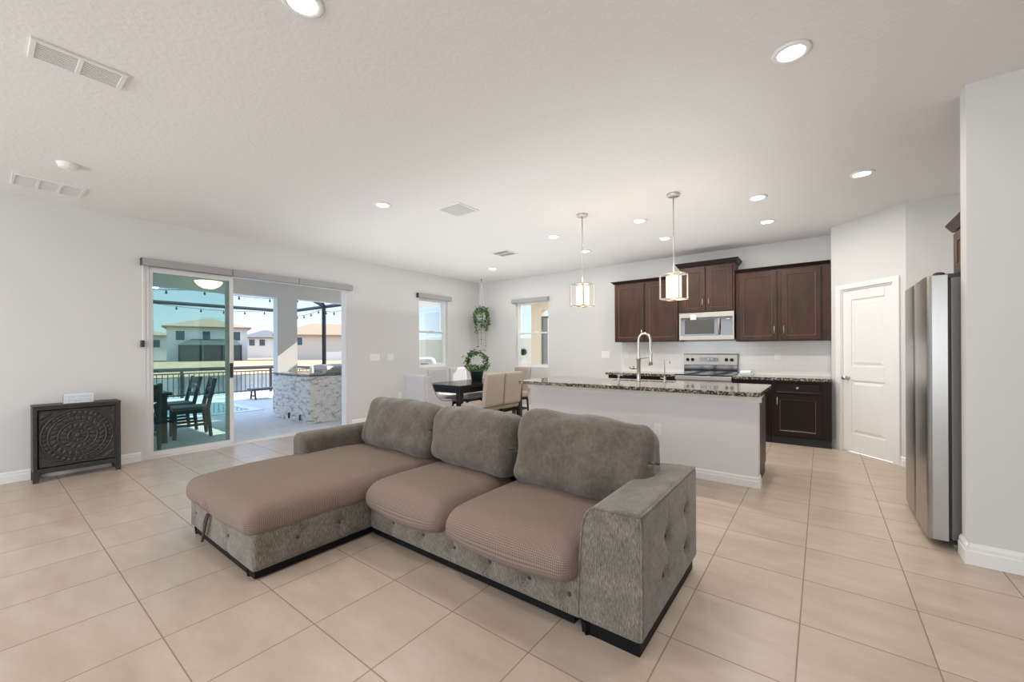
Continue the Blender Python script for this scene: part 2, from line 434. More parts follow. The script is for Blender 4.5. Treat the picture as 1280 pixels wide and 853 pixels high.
# return beside the cabinets, diagonal pantry wall, fridge alcove
box('wall_kitchen_return', 0.105, 0.105 + 0.1, 6.815, YB, 0, CEIL, M['wall'])
S(bpy.data.objects['wall_kitchen_return'])
P0, P1 = Vector((0.105, 6.815)), Vector((0.735, 6.135))
dv = (P1 - P0); LEN = dv.length; ang = math.atan2(dv.y, dv.x)
DG = Matrix.Translation((P0.x, P0.y, 0)) @ Matrix.Rotation(ang, 4, 'Z')      # local +x along the wall, room on local -y
bm = nb()
D0, D1, DH = 0.135, 0.805, 2.045
bx(bm, 0, D0, 0, 0.11, 0, CEIL); bx(bm, D1, LEN, 0, 0.11, 0, CEIL); bx(bm, D0, D1, 0, 0.11, DH, CEIL)
S(obj('wall_pantry', bm, M['wall'], mtx=DG))
box('wall_alcove_back', 0.735, 1.55, 6.135, 6.26, 0, CEIL, M['wall']); S(bpy.data.objects['wall_alcove_back'])
box('wall_alcove_side', 1.5, 1.62, 3.755, 6.135, 0, CEIL, M['wall']); S(bpy.data.objects['wall_alcove_side'])
box('wall_right_stub', 0.70, XR, 3.62, 3.755, 0, CEIL, M['wall']); S(bpy.data.objects['wall_right_stub'])
wall_x('wall_right', XR, XR + T, YN - T, 3.62, [])
wall_y('wall_behind', YN - T, YN, XL, XR, [(-5.0, -2.2, 0.35, 2.6), (-0.2, 2.6, 0.35, 2.6)])
# unseen windows added behind the camera so the fill panels shine in
for i, (a, b) in enumerate(((-5.0, -2.2), (-0.2, 2.6))):
    bm = nb()
    for (x0, x1, z0, z1) in ((a, b, 0.35, 0.41), (a, b, 2.54, 2.6), (a, a + 0.06, 0.41, 2.54), (b - 0.06, b, 0.41, 2.54), ((a + b) / 2 - 0.03, (a + b) / 2 + 0.03, 0.41, 2.54)):
        bx(bm, x0, x1, YN - 0.12, YN - 0.06, z0, z1)
    S(obj('window_%d' % (i + 3), bm, M['frame']))

# baseboards: profiled board 0.095 high
def baseboard(name, p0, p1, side, h=0.11, t=0.016):
    """board from p0 to p1 on the room side (left normal * side)"""
    p0, p1 = Vector(p0), Vector(p1); d_ = (p1 - p0); L = d_.length; a = math.atan2(d_.y, d_.x)
    bm = nb(); s = side
    prof = [(0, 0), (s * t, 0), (s * t, h * 0.62), (s * t * 0.72, h * 0.68), (s * t * 0.72, h * 0.84), (s * t * 0.35, h * 0.94), (s * t * 0.2, h), (0, h)]
    prism(bm, prof, 'x', 0, L)
    return S(obj(name, bm, M['trim'], mtx=Matrix.Translation((p0.x, p0.y, 0)) @ Matrix.Rotation(a, 4, 'Z')))
baseboard('baseboard_left', (XL, YN), (XL, 1.19), -1)
baseboard('baseboard_left_far', (XL, 3.93), (XL, YB), -1)
baseboard('baseboard_back', (XL, YB), (-2.98, YB), -1)
baseboard('baseboard_pantry_left', (P0.x + 0.0, P0.y), tuple(P0 + dv.normalized() * 0.07), -1)
baseboard('baseboard_pantry_right', tuple(P0 + dv.normalized() * 0.87), (P1.x, P1.y), -1)
baseboard('baseboard_alcove', (0.735, 6.135), (1.5, 6.135), -1)
baseboard('baseboard_right_stub', (0.686, 3.62), (XR, 3.62), -1, 0.125)
baseboard('baseboard_stub_end', (0.70, 3.771), (0.70, 3.606), -1, 0.125)

# ------------------------------------------------------------------ pantry door
door = S(box('door_1', D0 + 0.018, D1 - 0.018, 0.028, 0.055, 0.012, DH - 0.018, M['trim'], mtx=DG), 'white two panel pantry door')
bm = nb(); dl, dr, dz0, dz1 = D0 + 0.018, D1 - 0.018, 0.012, DH - 0.018
st = 0.11
for (x0, x1, z0, z1) in ((dl, dl + st, dz0, dz1), (dr - st, dr, dz0, dz1), (dl + st, dr - st, dz0, 0.24), (dl + st, dr - st, 0.90, 1.08), (dl + st, dr - st, dz1 - 0.12, dz1)):
    bx(bm, x0, x1, 0.016, 0.030, z0, z1)
fr = obj('door_panel_frame', bm, M['trim'], door, bevel=0.004, mtx=DG)
for (z0, z1) in ((0.24, 0.90), (1.08, dz1 - 0.12)):
    bm = nb(); x0, x1 = dl + st + 0.02, dr - st - 0.02
    z0 += 0.02; z1 -= 0.02
    ring = lambda i, y: [bm.verts.new((x, y, z)) for x, z in ((x0 + i, z0 + i), (x1 - i, z0 + i), (x1 - i, z1 - i), (x0 + i, z1 - i))]
    rg = [ring(0, 0.028), ring(0.03, 0.018), ring(0.031, 0.018)]
    for A, B in zip(rg, rg[1:]):
        for k in range(4): bm.faces.new((A[k], A[(k + 1) % 4], B[(k + 1) % 4], B[k]))
    bm.faces.new(rg[-1])
    obj('raised_panel', bm, M['trim'], door, mtx=DG)
bm = nb()
for r_, y in (((0.026, 0.02), 0),): pass
lathe(bm, [(0.030, 0), (0.030, 0.006), (0.011, 0.010), (0.010, 0.035), (0.024, 0.042), (0.028, 0.054), (0.022, 0.066), (0.0, 0.070)], n=20,
      mtx=Matrix.Translation((dl + 0.062, 0.016, 0.93)) @ Matrix.Rotation(R(90), 4, 'X'))
obj('door_knob', bm, M['nickel'], door, smooth=True, mtx=DG)
for z in (0.25, 1.02, 1.80):
    box('hinge', dr - 0.004, dr + 0.012, 0.006, 0.02, z - 0.045, z + 0.045, M['hinge'], door, mtx=DG)
bm = nb(); cw = 0.062
for (x0, x1, z0, z1) in ((D0 - cw, D0 + 0.012, 0, DH), (D1 - 0.012, D1 + cw, 0, DH), (D0 - cw, D1 + cw, DH, DH + cw)):
    bx(bm, x0, x1, -0.018, 0.0, z0, z1)
bx(bm, D0, D0 + 0.018, 0, 0.1, 0, DH); bx(bm, D1 - 0.018, D1, 0, 0.1, 0, DH); bx(bm, D0, D1, 0, 0.1, DH - 0.018, DH)
S(obj('trim_1', bm, M['trim'], bevel=0.004, mtx=DG), 'white casing around the pantry door')

# ------------------------------------------------------------------ sliding door
fx0, fx1 = XL - 0.135, XL - 0.005
sd = bpy.data.objects.new('door_2', None); C.objects.link(sd); S(sd, 'wide sliding glass patio door, stacked open to the left')
bm = nb()
bx(bm, fx0, fx1, 1.24, 1.275, 0, 2.38); bx(bm, fx0, fx1, 3.825, 3.86, 0, 2.38); bx(bm, fx0, fx1, 1.275, 3.825, 2.34, 2.38)
obj('door_frame', bm, M['frame'], sd, bevel=0.003)
bm = nb(); bx(bm, fx0, fx1, 1.275, 3.825, 0, 0.012)
for k in range(3): bx(bm, fx0 + 0.03 + 0.04 * k, fx0 + 0.034 + 0.04 * k, 1.275, 3.825, 0.012, 0.022)
obj('floor_track', bm, M['frame'], sd)
def leaf(x, y0, y1, tint, lab):
    p = nb(); s = 0.048
    for (a, b, z0, z1) in ((y0, y0 + s, 0.024, 2.335), (y1 - s, y1, 0.024, 2.335), (y0 + s, y1 - s, 0.024, 0.085), (y0 + s, y1 - s, 2.27, 2.335)):
        bx(p, x - 0.014, x + 0.014, a, b, z0, z1)
    o = obj('sliding_panel', p, M['frame'], sd, bevel=0.003)
    box('glass_pane', x - 0.003, x + 0.003, y0 + s, y1 - s, 0.085, 2.27, tint, o)
    return o
lf = leaf(XL - 0.028, 1.262, 2.165, M['glass_teal'], '')
leaf(XL - 0.066, 1.272, 2.130, M['glass_teal'], '')
bm = nb(); bx(bm, XL - 0.014, XL + 0.012, 2.125, 2.145, 0.96, 1.12); bx(bm, XL - 0.014, XL - 0.002, 2.115, 2.155, 0.94, 1.14)
obj('door_pull', bm, M['hinge'], lf, bevel=0.002)

# roller blind cassettes
def valance(name, label, x0, x1, y0, y1, z0, z1, joints=(), axis='y'):
    t = tag(box(name, x0, x1, y0, y1, z0, z1, M['blind'], bevel=0.006), label, 'blind')
    ends = ((x0 - 0.001, x1 + 0.001, y0 - 0.004, y0 - 0.0005), (x0 - 0.001, x1 + 0.001, y1 + 0.0005, y1 + 0.004)) if axis == 'y' else \
        ((x0 - 0.004, x0 - 0.0005, y0 - 0.001, y1 + 0.001), (x1 + 0.0005, x1 + 0.004, y0 - 0.001, y1 + 0.001))
    for k, e_ in enumerate(ends): box('end_cap', *e_, z0 - 0.001, z1 + 0.001, M['hinge'] if k == 0 and axis == 'y' else M['blind'], t)
    return t
vy = [1.19, 2.125, 3.015, 3.91]
VZ0, VZ1 = 2.335, 2.42
for i, lab in enumerate(('left section of the grey roller blind cassette over the patio door', 'middle section of the grey roller blind cassette over the patio door',
                         'right section of the grey roller blind cassette over the patio door')):
    t = valance('roller_blind', lab, XL, XL + 0.085, vy[i] + 0.004, vy[i + 1] - 0.006, VZ0, VZ1)
    t['group'] = 'blind cassettes over the patio door'
bm = nb()
tube(bm, [(XL + 0.05, 1.205, 2.335), (XL + 0.05, 1.205, 1.42)], 0.002, 6); tube(bm, [(XL + 0.03, 1.205, 2.335), (XL + 0.03, 1.205, 1.42)], 0.002, 6)
t = tag(obj('blind_chain', bm, M['white_plastic']), 'thin bead chain loop at left edge of patio door', 'blind chain')
box('chain_tensioner', XL, XL + 0.055, 1.19, 1.22, 1.36, 1.44, M['hinge'], t, 0.003)

def single_hung(name, axis, c, a0, a1, z0, z1, label):
    """window in the wall plane; axis 'x': wall parallel to Y at X=c (outside -x); 'y': wall parallel to X at Y=c (outside +y)"""
    if axis == 'x': T_ = lambda u, d, z: (c - d, u, z)
    else: T_ = lambda u, d, z: (u, c + d, z)
    def B(bm, u0, u1, d0, d1, zz0, zz1):
        p, q = T_(u0, d0, zz0), T_(u1, d1, zz1)
        bx(bm, min(p[0], q[0]), max(p[0], q[0]), min(p[1], q[1]), max(p[1], q[1]), zz0, zz1)
    root = bpy.data.objects.new(name, None); C.objects.link(root); S(root, label)
    f = 0.035; zm = z0 + (z1 - z0) * 0.51
    bm = nb()
    for r_ in ((a0, a0 + f, 0.08, 0.15, z0, z1), (a1 - f, a1, 0.08, 0.15, z0, z1), (a0 + f, a1 - f, 0.08, 0.15, z1 - f, z1), (a0 + f, a1 - f, 0.08, 0.15, z0, z0 + f)): B(bm, *r_)
    obj('window_frame', bm, M['trim'], root, bevel=0.003)
    s = 0.028
    for nm, d0, zz0, zz1 in (('upper_sash', 0.120, zm - 0.015, z1 - f), ('lower_sash', 0.090, z0 + f, zm + 0.02)):
        bm = nb(); p, q = a0 + f, a1 - f
        for r_ in ((p, p + s, d0, d0 + 0.025, zz0, zz1), (q - s, q, d0, d0 + 0.025, zz0, zz1), (p + s, q - s, d0, d0 + 0.025, zz0, zz0 + s), (p + s, q - s, d0, d0 + 0.025, zz1 - s, zz1)): B(bm, *r_)
        so = obj(nm, bm, M['trim'], root, bevel=0.003)
        bm = nb(); B(bm, p + s, q - s, d0 + 0.010, d0 + 0.014, zz0 + s, zz1 - s); obj('glass_pane', bm, M['glass'], so)
    bm = nb(); B(bm, (a0 + a1) / 2 - 0.04, (a0 + a1) / 2 + 0.04, 0.075, 0.095, zm + 0.02, zm + 0.035); obj('sash_lock', bm, M['white_plastic'], root)
    bm = nb(); B(bm, a0, a1, 0.002, 0.08, z0 - 0.001, z0 + 0.014); obj('window_sill', bm, M['trim'], root, bevel=0.003)
    return root
single_hung('window_1', 'x', XL, WINL[0], WINL[1], WINL[2], WINL[3], 'single hung window in the left wall by the dining table')
single_hung('window_2', 'y', YB, WINB[0], WINB[1], WINB[2], WINB[3], 'single hung window in the back wall by the dining table')
valance('roller_blind', 'grey roller blind cassette over the left wall window by the dining table', XL, XL + 0.07, 5.36, 6.27, 2.37, 2.46)
valance('roller_blind', 'grey roller blind cassette over the back wall window', -5.46, -4.53, YB - 0.07, YB, 2.335, 2.415, axis='x')

# ------------------------------------------------------------------ switches and outlets
def plate(name, label, cat, loc, face, w_, h_, gangs=1, outlet=False, group=None):
    """plate centred at loc; face: rotation about z so that local -y looks into the room"""
    root = thing(name, label, cat, loc, face, group)
    box('cover_plate', -w_ / 2, w_ / 2, -0.006, 0, -h_ / 2, h_ / 2, M['white_plastic'], root, 0.002)
    for g in range(gangs):
        x = (g - (gangs - 1) / 2) * 0.046
        if outlet:
            for z in (-0.02, 0.02): box('socket', x - 0.015, x + 0.015, -0.009, -0.006, z - 0.014, z + 0.014, M['trim'], root, 0.001)
        else: box('rocker', x - 0.015, x + 0.015, -0.010, -0.006, -0.032, 0.032, M['trim'], root, 0.001)
    return root
LEFTF = R(90)      # local -y -> +x
plate('light_switch', 'triple white light switch on left wall, nearer the patio door', 'light switch', (XL, 4.395, 1.18), LEFTF, 0.21, 0.125, 3)
plate('light_switch', 'smaller white light switch on left wall, nearer the dining window', 'light switch', (XL, 4.735, 1.18), LEFTF, 0.13, 0.12, 2)
plate('wall_outlet', 'white outlet low on the left wall behind the sofa', 'outlet', (XL, 4.95, 0.445), LEFTF, 0.08, 0.12, 1, True)
plate('light_switch', 'white light switch on back wall left of the kitchen cabinets', 'light switch', (-3.27, YB, 1.205), 0, 0.16, 0.13, 2)
plate('wall_outlet', 'white outlet on tile backsplash right of the cooker', 'outlet', (-0.52, YB - 0.008, 1.19), 0, 0.08, 0.12, 1, True)
plate('wall_outlet', 'white outlet on tile backsplash behind the tall tap', 'outlet', (-2.45, YB - 0.008, 1.19), 0, 0.08, 0.12, 1, True)
plate('wall_outlet', 'white outlet on tile backsplash at the left end of the counter', 'outlet', (-2.86, YB - 0.008, 1.20), 0, 0.08, 0.12, 1, True)
plate('wall_outlet', 'white outlet on the island front just above the sofa cushion', 'outlet', (-1.40, 4.41, 0.45), 0, 0.075, 0.12, 1, True)

# ------------------------------------------------------------------ ceiling fittings
lights = [(-0.123, 2.647, 'recessed ceiling light nearest the camera, upper right'), (0.296, 4.874, 'recessed ceiling light in front of the pantry door'),
          (-0.528, 4.968, 'recessed ceiling light above the right end of the island'), (-0.533, 5.977, 'recessed ceiling light above the aisle by the right wall cabinets'),
          (-1.784, 4.955, 'recessed ceiling light between the two pendants, nearer one'), (-1.778, 5.966, 'recessed ceiling light between the two pendants, farther one'),
          (-2.986, 4.909, 'recessed ceiling light just left of the left pendant'), (-3.017, 5.943, 'recessed ceiling light beside the stem of the left pendant'),
          (-3.796, 2.682, 'recessed ceiling light above the sofa, left of the square vent'), (-5.089, 6.097, 'small recessed ceiling light above the dining table'),
          (-1.873, 0.904, 'recessed ceiling light cut by the top edge of the picture')]
for i, (x, y, lab) in enumerate(lights):
    t = thing('recessed_light', lab, 'ceiling light', (x, y, CEIL), 0, 'recessed ceiling lights')
    bm = nb(); lathe(bm, [(0.062, -0.001), (0.064, -0.010), (0.084, -0.009), (0.094, -0.0015)], n=32); obj('trim_ring', bm, M['white_plastic'], t, smooth=True)
    bm = nb(); lathe(bm, [(0.062, -0.006), (0.045, -0.009), (0.0, -0.010)], n=32); obj('light_lens', bm, M['led'], t, smooth=True)
    l = lamp('bulb_light', 'AREA', (0, 0, -0.03), DOWNLIGHT_W, (1.0, 0.95, 0.88), shape='DISK', size=0.12); l.parent = t
for x, y in ((0.4, -1.2), (-4.4, -1.4)):     # fill lamps added in the unseen rest of the living room
    l = lamp('room_fill', 'AREA', (x, y, CEIL - 0.03), DOWNLIGHT_W, (1.0, 0.95, 0.88), shape='DISK', size=0.12)

def slot_vent(label, x0, x1, y0, y1, panels, axis='y', dark=None, slots=9):
    t = thing('ceiling_vent', label, 'air vent', ((x0 + x1) / 2, (y0 + y1) / 2, CEIL))
    hx, hy = (x1 - x0) / 2, (y1 - y0) / 2
    f = 0.022; zt, zb = 0.0, -0.012
    bm = nb()
    bx(bm, -hx, hx, -hy, -hy + f, zb, zt); bx(bm, -hx, hx, hy - f, hy, zb, zt); bx(bm, -hx, -hx + f, -hy + f, hy - f, zb, zt); bx(bm, hx - f, hx, -hy + f, hy - f, zb, zt)
    L = (2 * hy - 2 * f)
    for k in range(1, panels):
        yy = -hy + f + L * k / panels; bx(bm, -hx + f, hx - f, yy - 0.010, yy + 0.010, zb, zt)
    obj('vent_frame', bm, M['vent_white'], t, bevel=0.002)
    box('vent_backing', -hx + f, hx - f, -hy + f, hy - f, -0.002, 0.0, M['vent_dark'], t)
    bm = nb(); n_ = slots
    for k in range(n_):
        xx = -hx + f + (2 * hx - 2 * f) * (k + 0.5) / n_
        bx(bm, xx - 0.0045, xx + 0.0045, -hy + f, hy - f, -0.009, -0.003)
    obj('vent_louvres', bm, dark or M['vent_white'], t)
    return t
slot_vent('long white ceiling vent with two louvred panels, top left corner', -3.365, -3.15, 0.172, 0.535, 2)
slot_vent('white ceiling vent with three panels close to the left wall', -6.04, -5.67, 0.20, 0.66, 3, slots=16)
slot_vent('square white ceiling vent above the back of the sofa', -3.425, -3.085, 3.125, 3.465, 1, slots=14)
slot_vent('small square ceiling vent with dark louvres nearer the dining corner', -4.30, -3.96, 5.08, 5.40, 2, slots=8, dark=M['vent_dark'])
t = thing('smoke_detector', 'round white smoke detector on ceiling near left wall', 'smoke detector', (-5.052, 0.478, CEIL))
bm = nb(); lathe(bm, [(0.07, 0), (0.07, -0.012), (0.062, -0.016), (0.058, -0.034), (0.045, -0.040), (0, -0.041)], n=32); obj('detector_body', bm, M['white_plastic'], t, smooth=True)
bm = nb(); lathe(bm, [(0.012, -0.0405), (0.012, -0.044), (0, -0.044)], 0.02, 0, 12); obj('test_button', bm, M['vent_white'], t)

# ------------------------------------------------------------------ KITCHEN
def rect_ring(bm, x0, x1, z0, z1, i, y):
    return [bm.verts.new((x, y, z)) for x, z in ((x0 + i, z0 + i), (x1 - i, z0 + i), (x1 - i, z1 - i), (x0 + i, z1 - i))]
def panel_front(x0, x1, z0, z1, y, th=0.02, fw=0.062, mats=None):
    """recessed-panel cabinet door, front at y (facing -y), back at y+th; the bead ring is material slot 1"""
    bm = nb()
    L = [rect_ring(bm, x0, x1, z0, z1, 0, y + th), rect_ring(bm, x0, x1, z0, z1, 0, y + 0.003), rect_ring(bm, x0, x1, z0, z1, 0.003, y),
         rect_ring(bm, x0, x1, z0, z1, fw, y), rect_ring(bm, x0, x1, z0, z1, fw + 0.006, y + 0.005), rect_ring(bm, x0, x1, z0, z1, fw + 0.012, y + 0.006), rect_ring(bm, x0, x1, z0, z1, fw + 0.016, y + 0.010)]
    for j, (A, B) in enumerate(zip(L, L[1:])):
        for k in range(4):
            f = bm.faces.new((A[k], A[(k + 1) % 4], B[(k + 1) % 4], B[k]))
            if j in (3,): f.material_index = 1
    bm.faces.new(L[0][::-1]); bm.faces.new(L[-1])
    return bm
def bar_pull(parent, x, z, y, L=0.10, horiz=False):
    bm = nb(); s = L / 2
    if horiz: pts = [(x - s, y, z), (x - s, y - 0.024, z), (x + s, y - 0.024, z), (x + s, y, z)]
    else: pts = [(x, y, z - s), (x, y - 0.022, z - s + 0.006), (x, y - 0.026, z), (x, y - 0.022, z + s - 0.006), (x, y, z + s)]
    tube(bm, pts, 0.0065, 8); return obj('handle', bm, M['nickel'], parent, smooth=True)
def upper(label, x0, x1, yf, z0, z1, doors, crown=0.045, handles=True, pull_z=None, side_exposed=(0, 0)):
    t = thing('wall_cabinet', label, 'cabinet', ((x0 + x1) / 2, YB, z0), 0, 'kitchen wall cabinets')
    inv = Matrix.Translation((-(x0 + x1) / 2, -YB, -z0))
    G = 0.002
    bm = nb(); bx(bm, x0 + G, x1 - G, yf + 0.022, YB - G, z0, z1); obj('cabinet_body', bm, M['espresso'], t, bevel=0.002, mtx=inv)
    for (a, b, hx) in doors:
        dn = obj('door', panel_front(a, b, z0 + 0.012, z1 - 0.02, yf), [M['espresso'], M['bead']], t, mtx=inv)
        if hx: bar_pull(dn, a + 0.032 if hx < 0 else b - 0.032, z0 + 0.16, yf, 0.105); 
        for ch in dn.children: ch.data.transform(inv)
    bm = nb()
    cx0, cx1 = x0 + G, x1 - G
    o0 = side_exposed[0]; o1 = side_exposed[1]
    prof = [(0.022, 0), (0.012, 0.0), (0.0, 0.012), (-0.014, crown * 0.55), (-0.03, crown * 0.85), (-0.034, crown), (0.022, crown)]
    k = len(prof)
    cols = []
    for (xx, sgn, ex) in ((cx0, -1, o0), (cx1, 1, o1)):
        cols.append([bm.verts.new((xx + sgn * ex * (0.022 - p), yf + p, z1 + q)) for p, q in prof])
    for i in range(k): bm.faces.new((cols[0][i], cols[0][(i + 1) % k], cols[1][(i + 1) % k], cols[1][i]))
    for (xx, sgn, ex, cc_) in ((cx0, -1, o0, cols[0]), (cx1, 1, o1, cols[1])):
        back = [bm.verts.new((xx + sgn * ex * (0.022 - p), YB - G, z1 + q)) for p, q in prof] if ex else None
        if ex:
            for i in range(k): bm.faces.new((cc_[i], cc_[(i + 1) % k], back[(i + 1) % k], back[i]))
            bm.faces.new(back)
        else: bm.faces.new(cc_)
    obj('crown_moulding', bm, M['espresso_dark'], t, mtx=inv)
    return t
upper('dark wood two door wall cabinet at the left end, beside the microwave', -2.955, -1.83, 6.92, 1.435, 2.46, [(-2.935, -2.42, 1), (-2.385, -1.86, 0)], side_exposed=(1, 0))
upper('dark wood two door wall cabinet above the microwave, taller than its neighbours', -1.828, -1.032, 6.86, 1.875, 2.60, [(-1.795, -1.44, 1), (-1.415, -1.06, -1)], crown=0.07, side_exposed=(1, 1))
upper('dark wood two door wall cabinet at the right end, beside the pantry', -1.03, 0.103, 6.92, 1.415, 2.44, [(-0.985, -0.505, 1), (-0.455, 0.0, -1)])

# microwave
t = thing('microwave', 'stainless steel microwave oven hung between wall cabinets above the cooker', 'microwave', (-1.43, YB, 1.44))
mx0, mx1, mz0, mz1, my = -1.822, -1.038, 1.445, 1.873, 6.85
inv = Matrix.Translation((1.43, -YB, -1.44))
box('microwave_body', mx0, mx1, my + 0.03, YB - 0.002, mz0 + 0.01, mz1, M['black'], t, 0.003, mtx=inv)
bm = nb()
bx(bm, mx0, mx1, my, my + 0.03, mz1 - 0.075, mz1); bx(bm, mx0, mx1, my, my + 0.03, mz0, mz0 + 0.065)
bx(bm, mx0, mx0 + 0.025, my, my + 0.03, mz0 + 0.065, mz1 - 0.075); bx(bm, mx1 - 0.02, mx1, my, my + 0.03, mz0 + 0.065, mz1 - 0.075)
obj('front_frame', bm, M['steel'], t, bevel=0.002, mtx=inv)
box('door_glass', mx0 + 0.025, mx1 - 0.155, my + 0.003, my + 0.03, mz0 + 0.065, mz1 - 0.075, M['black_gloss'], t, mtx=inv)
box('window_screen', mx0 + 0.085, mx1 - 0.27, my + 0.001, my + 0.003, mz0 + 0.095, mz1 - 0.11, mat('microwave_mesh', (0.07, 0.07, 0.07), 0.5), t, mtx=inv)
cp = box('control_panel', mx1 - 0.155, mx1 - 0.02, my + 0.003, my + 0.03, mz0 + 0.065, mz1 - 0.075, M['black_gloss'], t, mtx=inv)
bm = nb(); 
for k in range(4): bx(bm, mx1 - 0.105 + k * 0.012, mx1 - 0.097 + k * 0.012, my + 0.0015, my + 0.003, mz1 - 0.118, mz1 - 0.108)
obj('clock_digits', bm, M['paper'], cp, mtx=inv)
bm = nb(); zz = [mz0 + 0.08 + (mz1 - mz0 - 0.17) * k / 10 for k in range(11)]
tube(bm, [(mx1 - 0.20, my + 0.01 - 0.045 * math.sin(PI * k / 10) ** 0.5 if 0 < k < 10 else my + 0.01, z) for k, z in enumerate(zz)], 0.014, 10)
obj('door_handle', bm, M['steel'], t, smooth=True, mtx=inv)
sk = tag(box('paper_note', -1.655, -1.565, my - 0.0015, my - 0.0005, 1.765, 1.845, M['paper']), 'small cream paper label stuck on the microwave top edge', 'label')

# base cabinets
def base(label, x0, x1, yf, layout, name='base_cabinet', cat='cabinet'):
    t = thing(name, label, cat, ((x0 + x1) / 2, YB, 0), 0, 'kitchen base cabinets')
    inv = Matrix.Translation((-(x0 + x1) / 2, -YB, 0))
    box('cabinet_body', x0, x1, yf + 0.022, YB - 0.002, 0.10, 0.868, M['espresso_dark'], t, 0.002, mtx=inv)
    box('toe_kick', x0 + 0.002, x1 - 0.002, yf + 0.05, YB - 0.05, 0.0, 0.099, M['black'], t, mtx=inv)
    for (a, b, side, drawer) in layout:
        ztop = 0.845
        if drawer:
            dn = obj('drawer', panel_front(a, b, 0.70, ztop, yf, fw=0.008), [M['espresso_dark'], M['espresso_dark']], t, mtx=inv)
            bm = nb(); lathe(bm, [(0.006, 0), (0.006, 0.012), (0.015, 0.018), (0.015, 0.026), (0, 0.03)], n=16, mtx=Matrix.Translation(((a + b) / 2, yf, 0.775)) @ Matrix.Rotation(R(90), 4, 'X'))
            obj('knob', bm, M['nickel'], dn, smooth=True, mtx=inv); ztop = 0.675
        dn = obj('door', panel_front(a, b, 0.125, ztop, yf), [M['espresso_dark'], M['bead']], t, mtx=inv)
        h_ = bar_pull(dn, a + 0.035 if side < 0 else b - 0.035, ztop - 0.09, yf); h_.data.transform(inv)
    return t
YF = 6.64
base('dark base cabinet with drawer under the right counter, beside the pantry', -0.56, 0.103, YF, [(-0.52, 0.0, -1, True)])
base('narrow dark base cabinet between the cooker and the drawer cabinet', -1.02, -0.562, YF, [(-0.98, -0.60, 1, True)])
base('dark base cabinet under the left counter, left of the cooker', -2.955, -1.84, YF, [(-2.92, -2.42, 1, True), (-2.38, -1.88, -1, True)])
tag(box('countertop', -1.03, 0.103, 6.605, YB - 0.001, 0.87, 0.91, M['granite'], bevel=0.006), 'dark granite counter to the right of the cooker', 'countertop')
tag(box('countertop', -2.99, -1.835, 6.605, YB - 0.001, 0.87, 0.91, M['granite'], bevel=0.006), 'dark granite counter to the left of the cooker', 'countertop')
S(box('wall_backsplash', -2.955, 0.104, YB - 0.008, YB, 0.91, 1.435, M['splash']), 'white subway tile backsplash')

# cooker
t = thing('electric_range', 'stainless steel electric cooker with black glass top and back panel', 'cooker', (-1.43, YB, 0))
inv = Matrix.Translation((1.43, -YB, 0)); rx0, rx1 = -1.826, -1.038
box('range_body', rx0, rx1, 6.66, YB - 0.02, 0.03, 0.90, M['steel'], t, 0.003, mtx=inv)
box('cooktop', rx0, rx1, 6.61, YB - 0.10, 0.90, 0.917, M['black_gloss'], t, 0.004, mtx=inv)
bm = nb(); bx(bm, rx0, rx1, 6.605, 6.66, 0.835, 0.897); obj('front_trim', bm, M['steel'], t, bevel=0.004, mtx=inv)
dd = box('oven_door', rx0 + 0.01, rx1 - 0.01, 6.625, 6.66, 0.24, 0.825, M['steel'], t, 0.004, mtx=inv)
box('oven_window', rx0 + 0.12, rx1 - 0.12, 6.622, 6.627, 0.35, 0.68, M['black_gloss'], dd, mtx=inv)
bm = nb(); tube(bm, [(rx0 + 0.05, 6.625, 0.77), (rx0 + 0.05, 6.58, 0.77), (rx1 - 0.05, 6.58, 0.77), (rx1 - 0.05, 6.625, 0.77)], 0.011, 10); obj('oven_handle', bm, M['steel'], dd, smooth=True, mtx=inv)
box('warming_drawer', rx0 + 0.01, rx1 - 0.01, 6.63, 6.66, 0.05, 0.225, M['steel'], t, 0.004, mtx=inv)
box('back_riser', rx0, rx1, YB - 0.10, YB - 0.012, 0.90, 1.045, M['black_gloss'], t, 0.003, mtx=inv)
bp = box('back_panel', rx0, rx1, YB - 0.115, YB - 0.012, 1.046, 1.215, M['steel'], t, 0.004, mtx=inv)
box('panel_cap', rx0 - 0.002, rx1 + 0.002, YB - 0.12, YB - 0.010, 1.2155, 1.225, M['hinge'], t, 0.002, mtx=inv)
ds = box('display', -1.575, -1.305, YB - 0.119, YB - 0.1148, 1.10, 1.165, M['display'], bp, mtx=inv)
bm = nb()
for k in range(4): bx(bm, -1.47 + 0.022 * k + (0.008 if k > 1 else 0), -1.457 + 0.022 * k + (0.008 if k > 1 else 0), YB - 0.1205, YB - 0.1192, 1.128, 1.152)
for k in range(10): bx(bm, -1.565 + 0.026 * k, -1.552 + 0.026 * k, YB - 0.1205, YB - 0.1192, 1.107, 1.113)
obj('display_digits', bm, mat('display_marks', (0.45, 0.45, 0.6), 0.4), ds, mtx=inv) if False else obj('display_digits', bm, M['paper'], bp, mtx=inv)
for x in (-1.765, -1.69, -1.19, -1.115):
    bm = nb(); lathe(bm, [(0.026, 0), (0.026, 0.008), (0.021, 0.012), (0.019, 0.03), (0, 0.031)], n=20, mtx=Matrix.Translation((x, YB - 0.115, 1.132)) @ Matrix.Rotation(R(90), 4, 'X'))
    obj('knob', bm, M['black'], bp, smooth=True, mtx=inv)
for (x, y, r_) in ((-1.62, 6.78, 0.10), (-1.23, 6.78, 0.085), (-1.62, 7.02, 0.08), (-1.23, 7.02, 0.10)):
    bm = nb(); lathe(bm, [(r_, 0.9172), (r_, 0.9178), (r_ - 0.006, 0.9178), (r_ - 0.006, 0.9172)], x, y, 40); obj('burner_ring', bm, M['fridge_side'], t, mtx=inv)
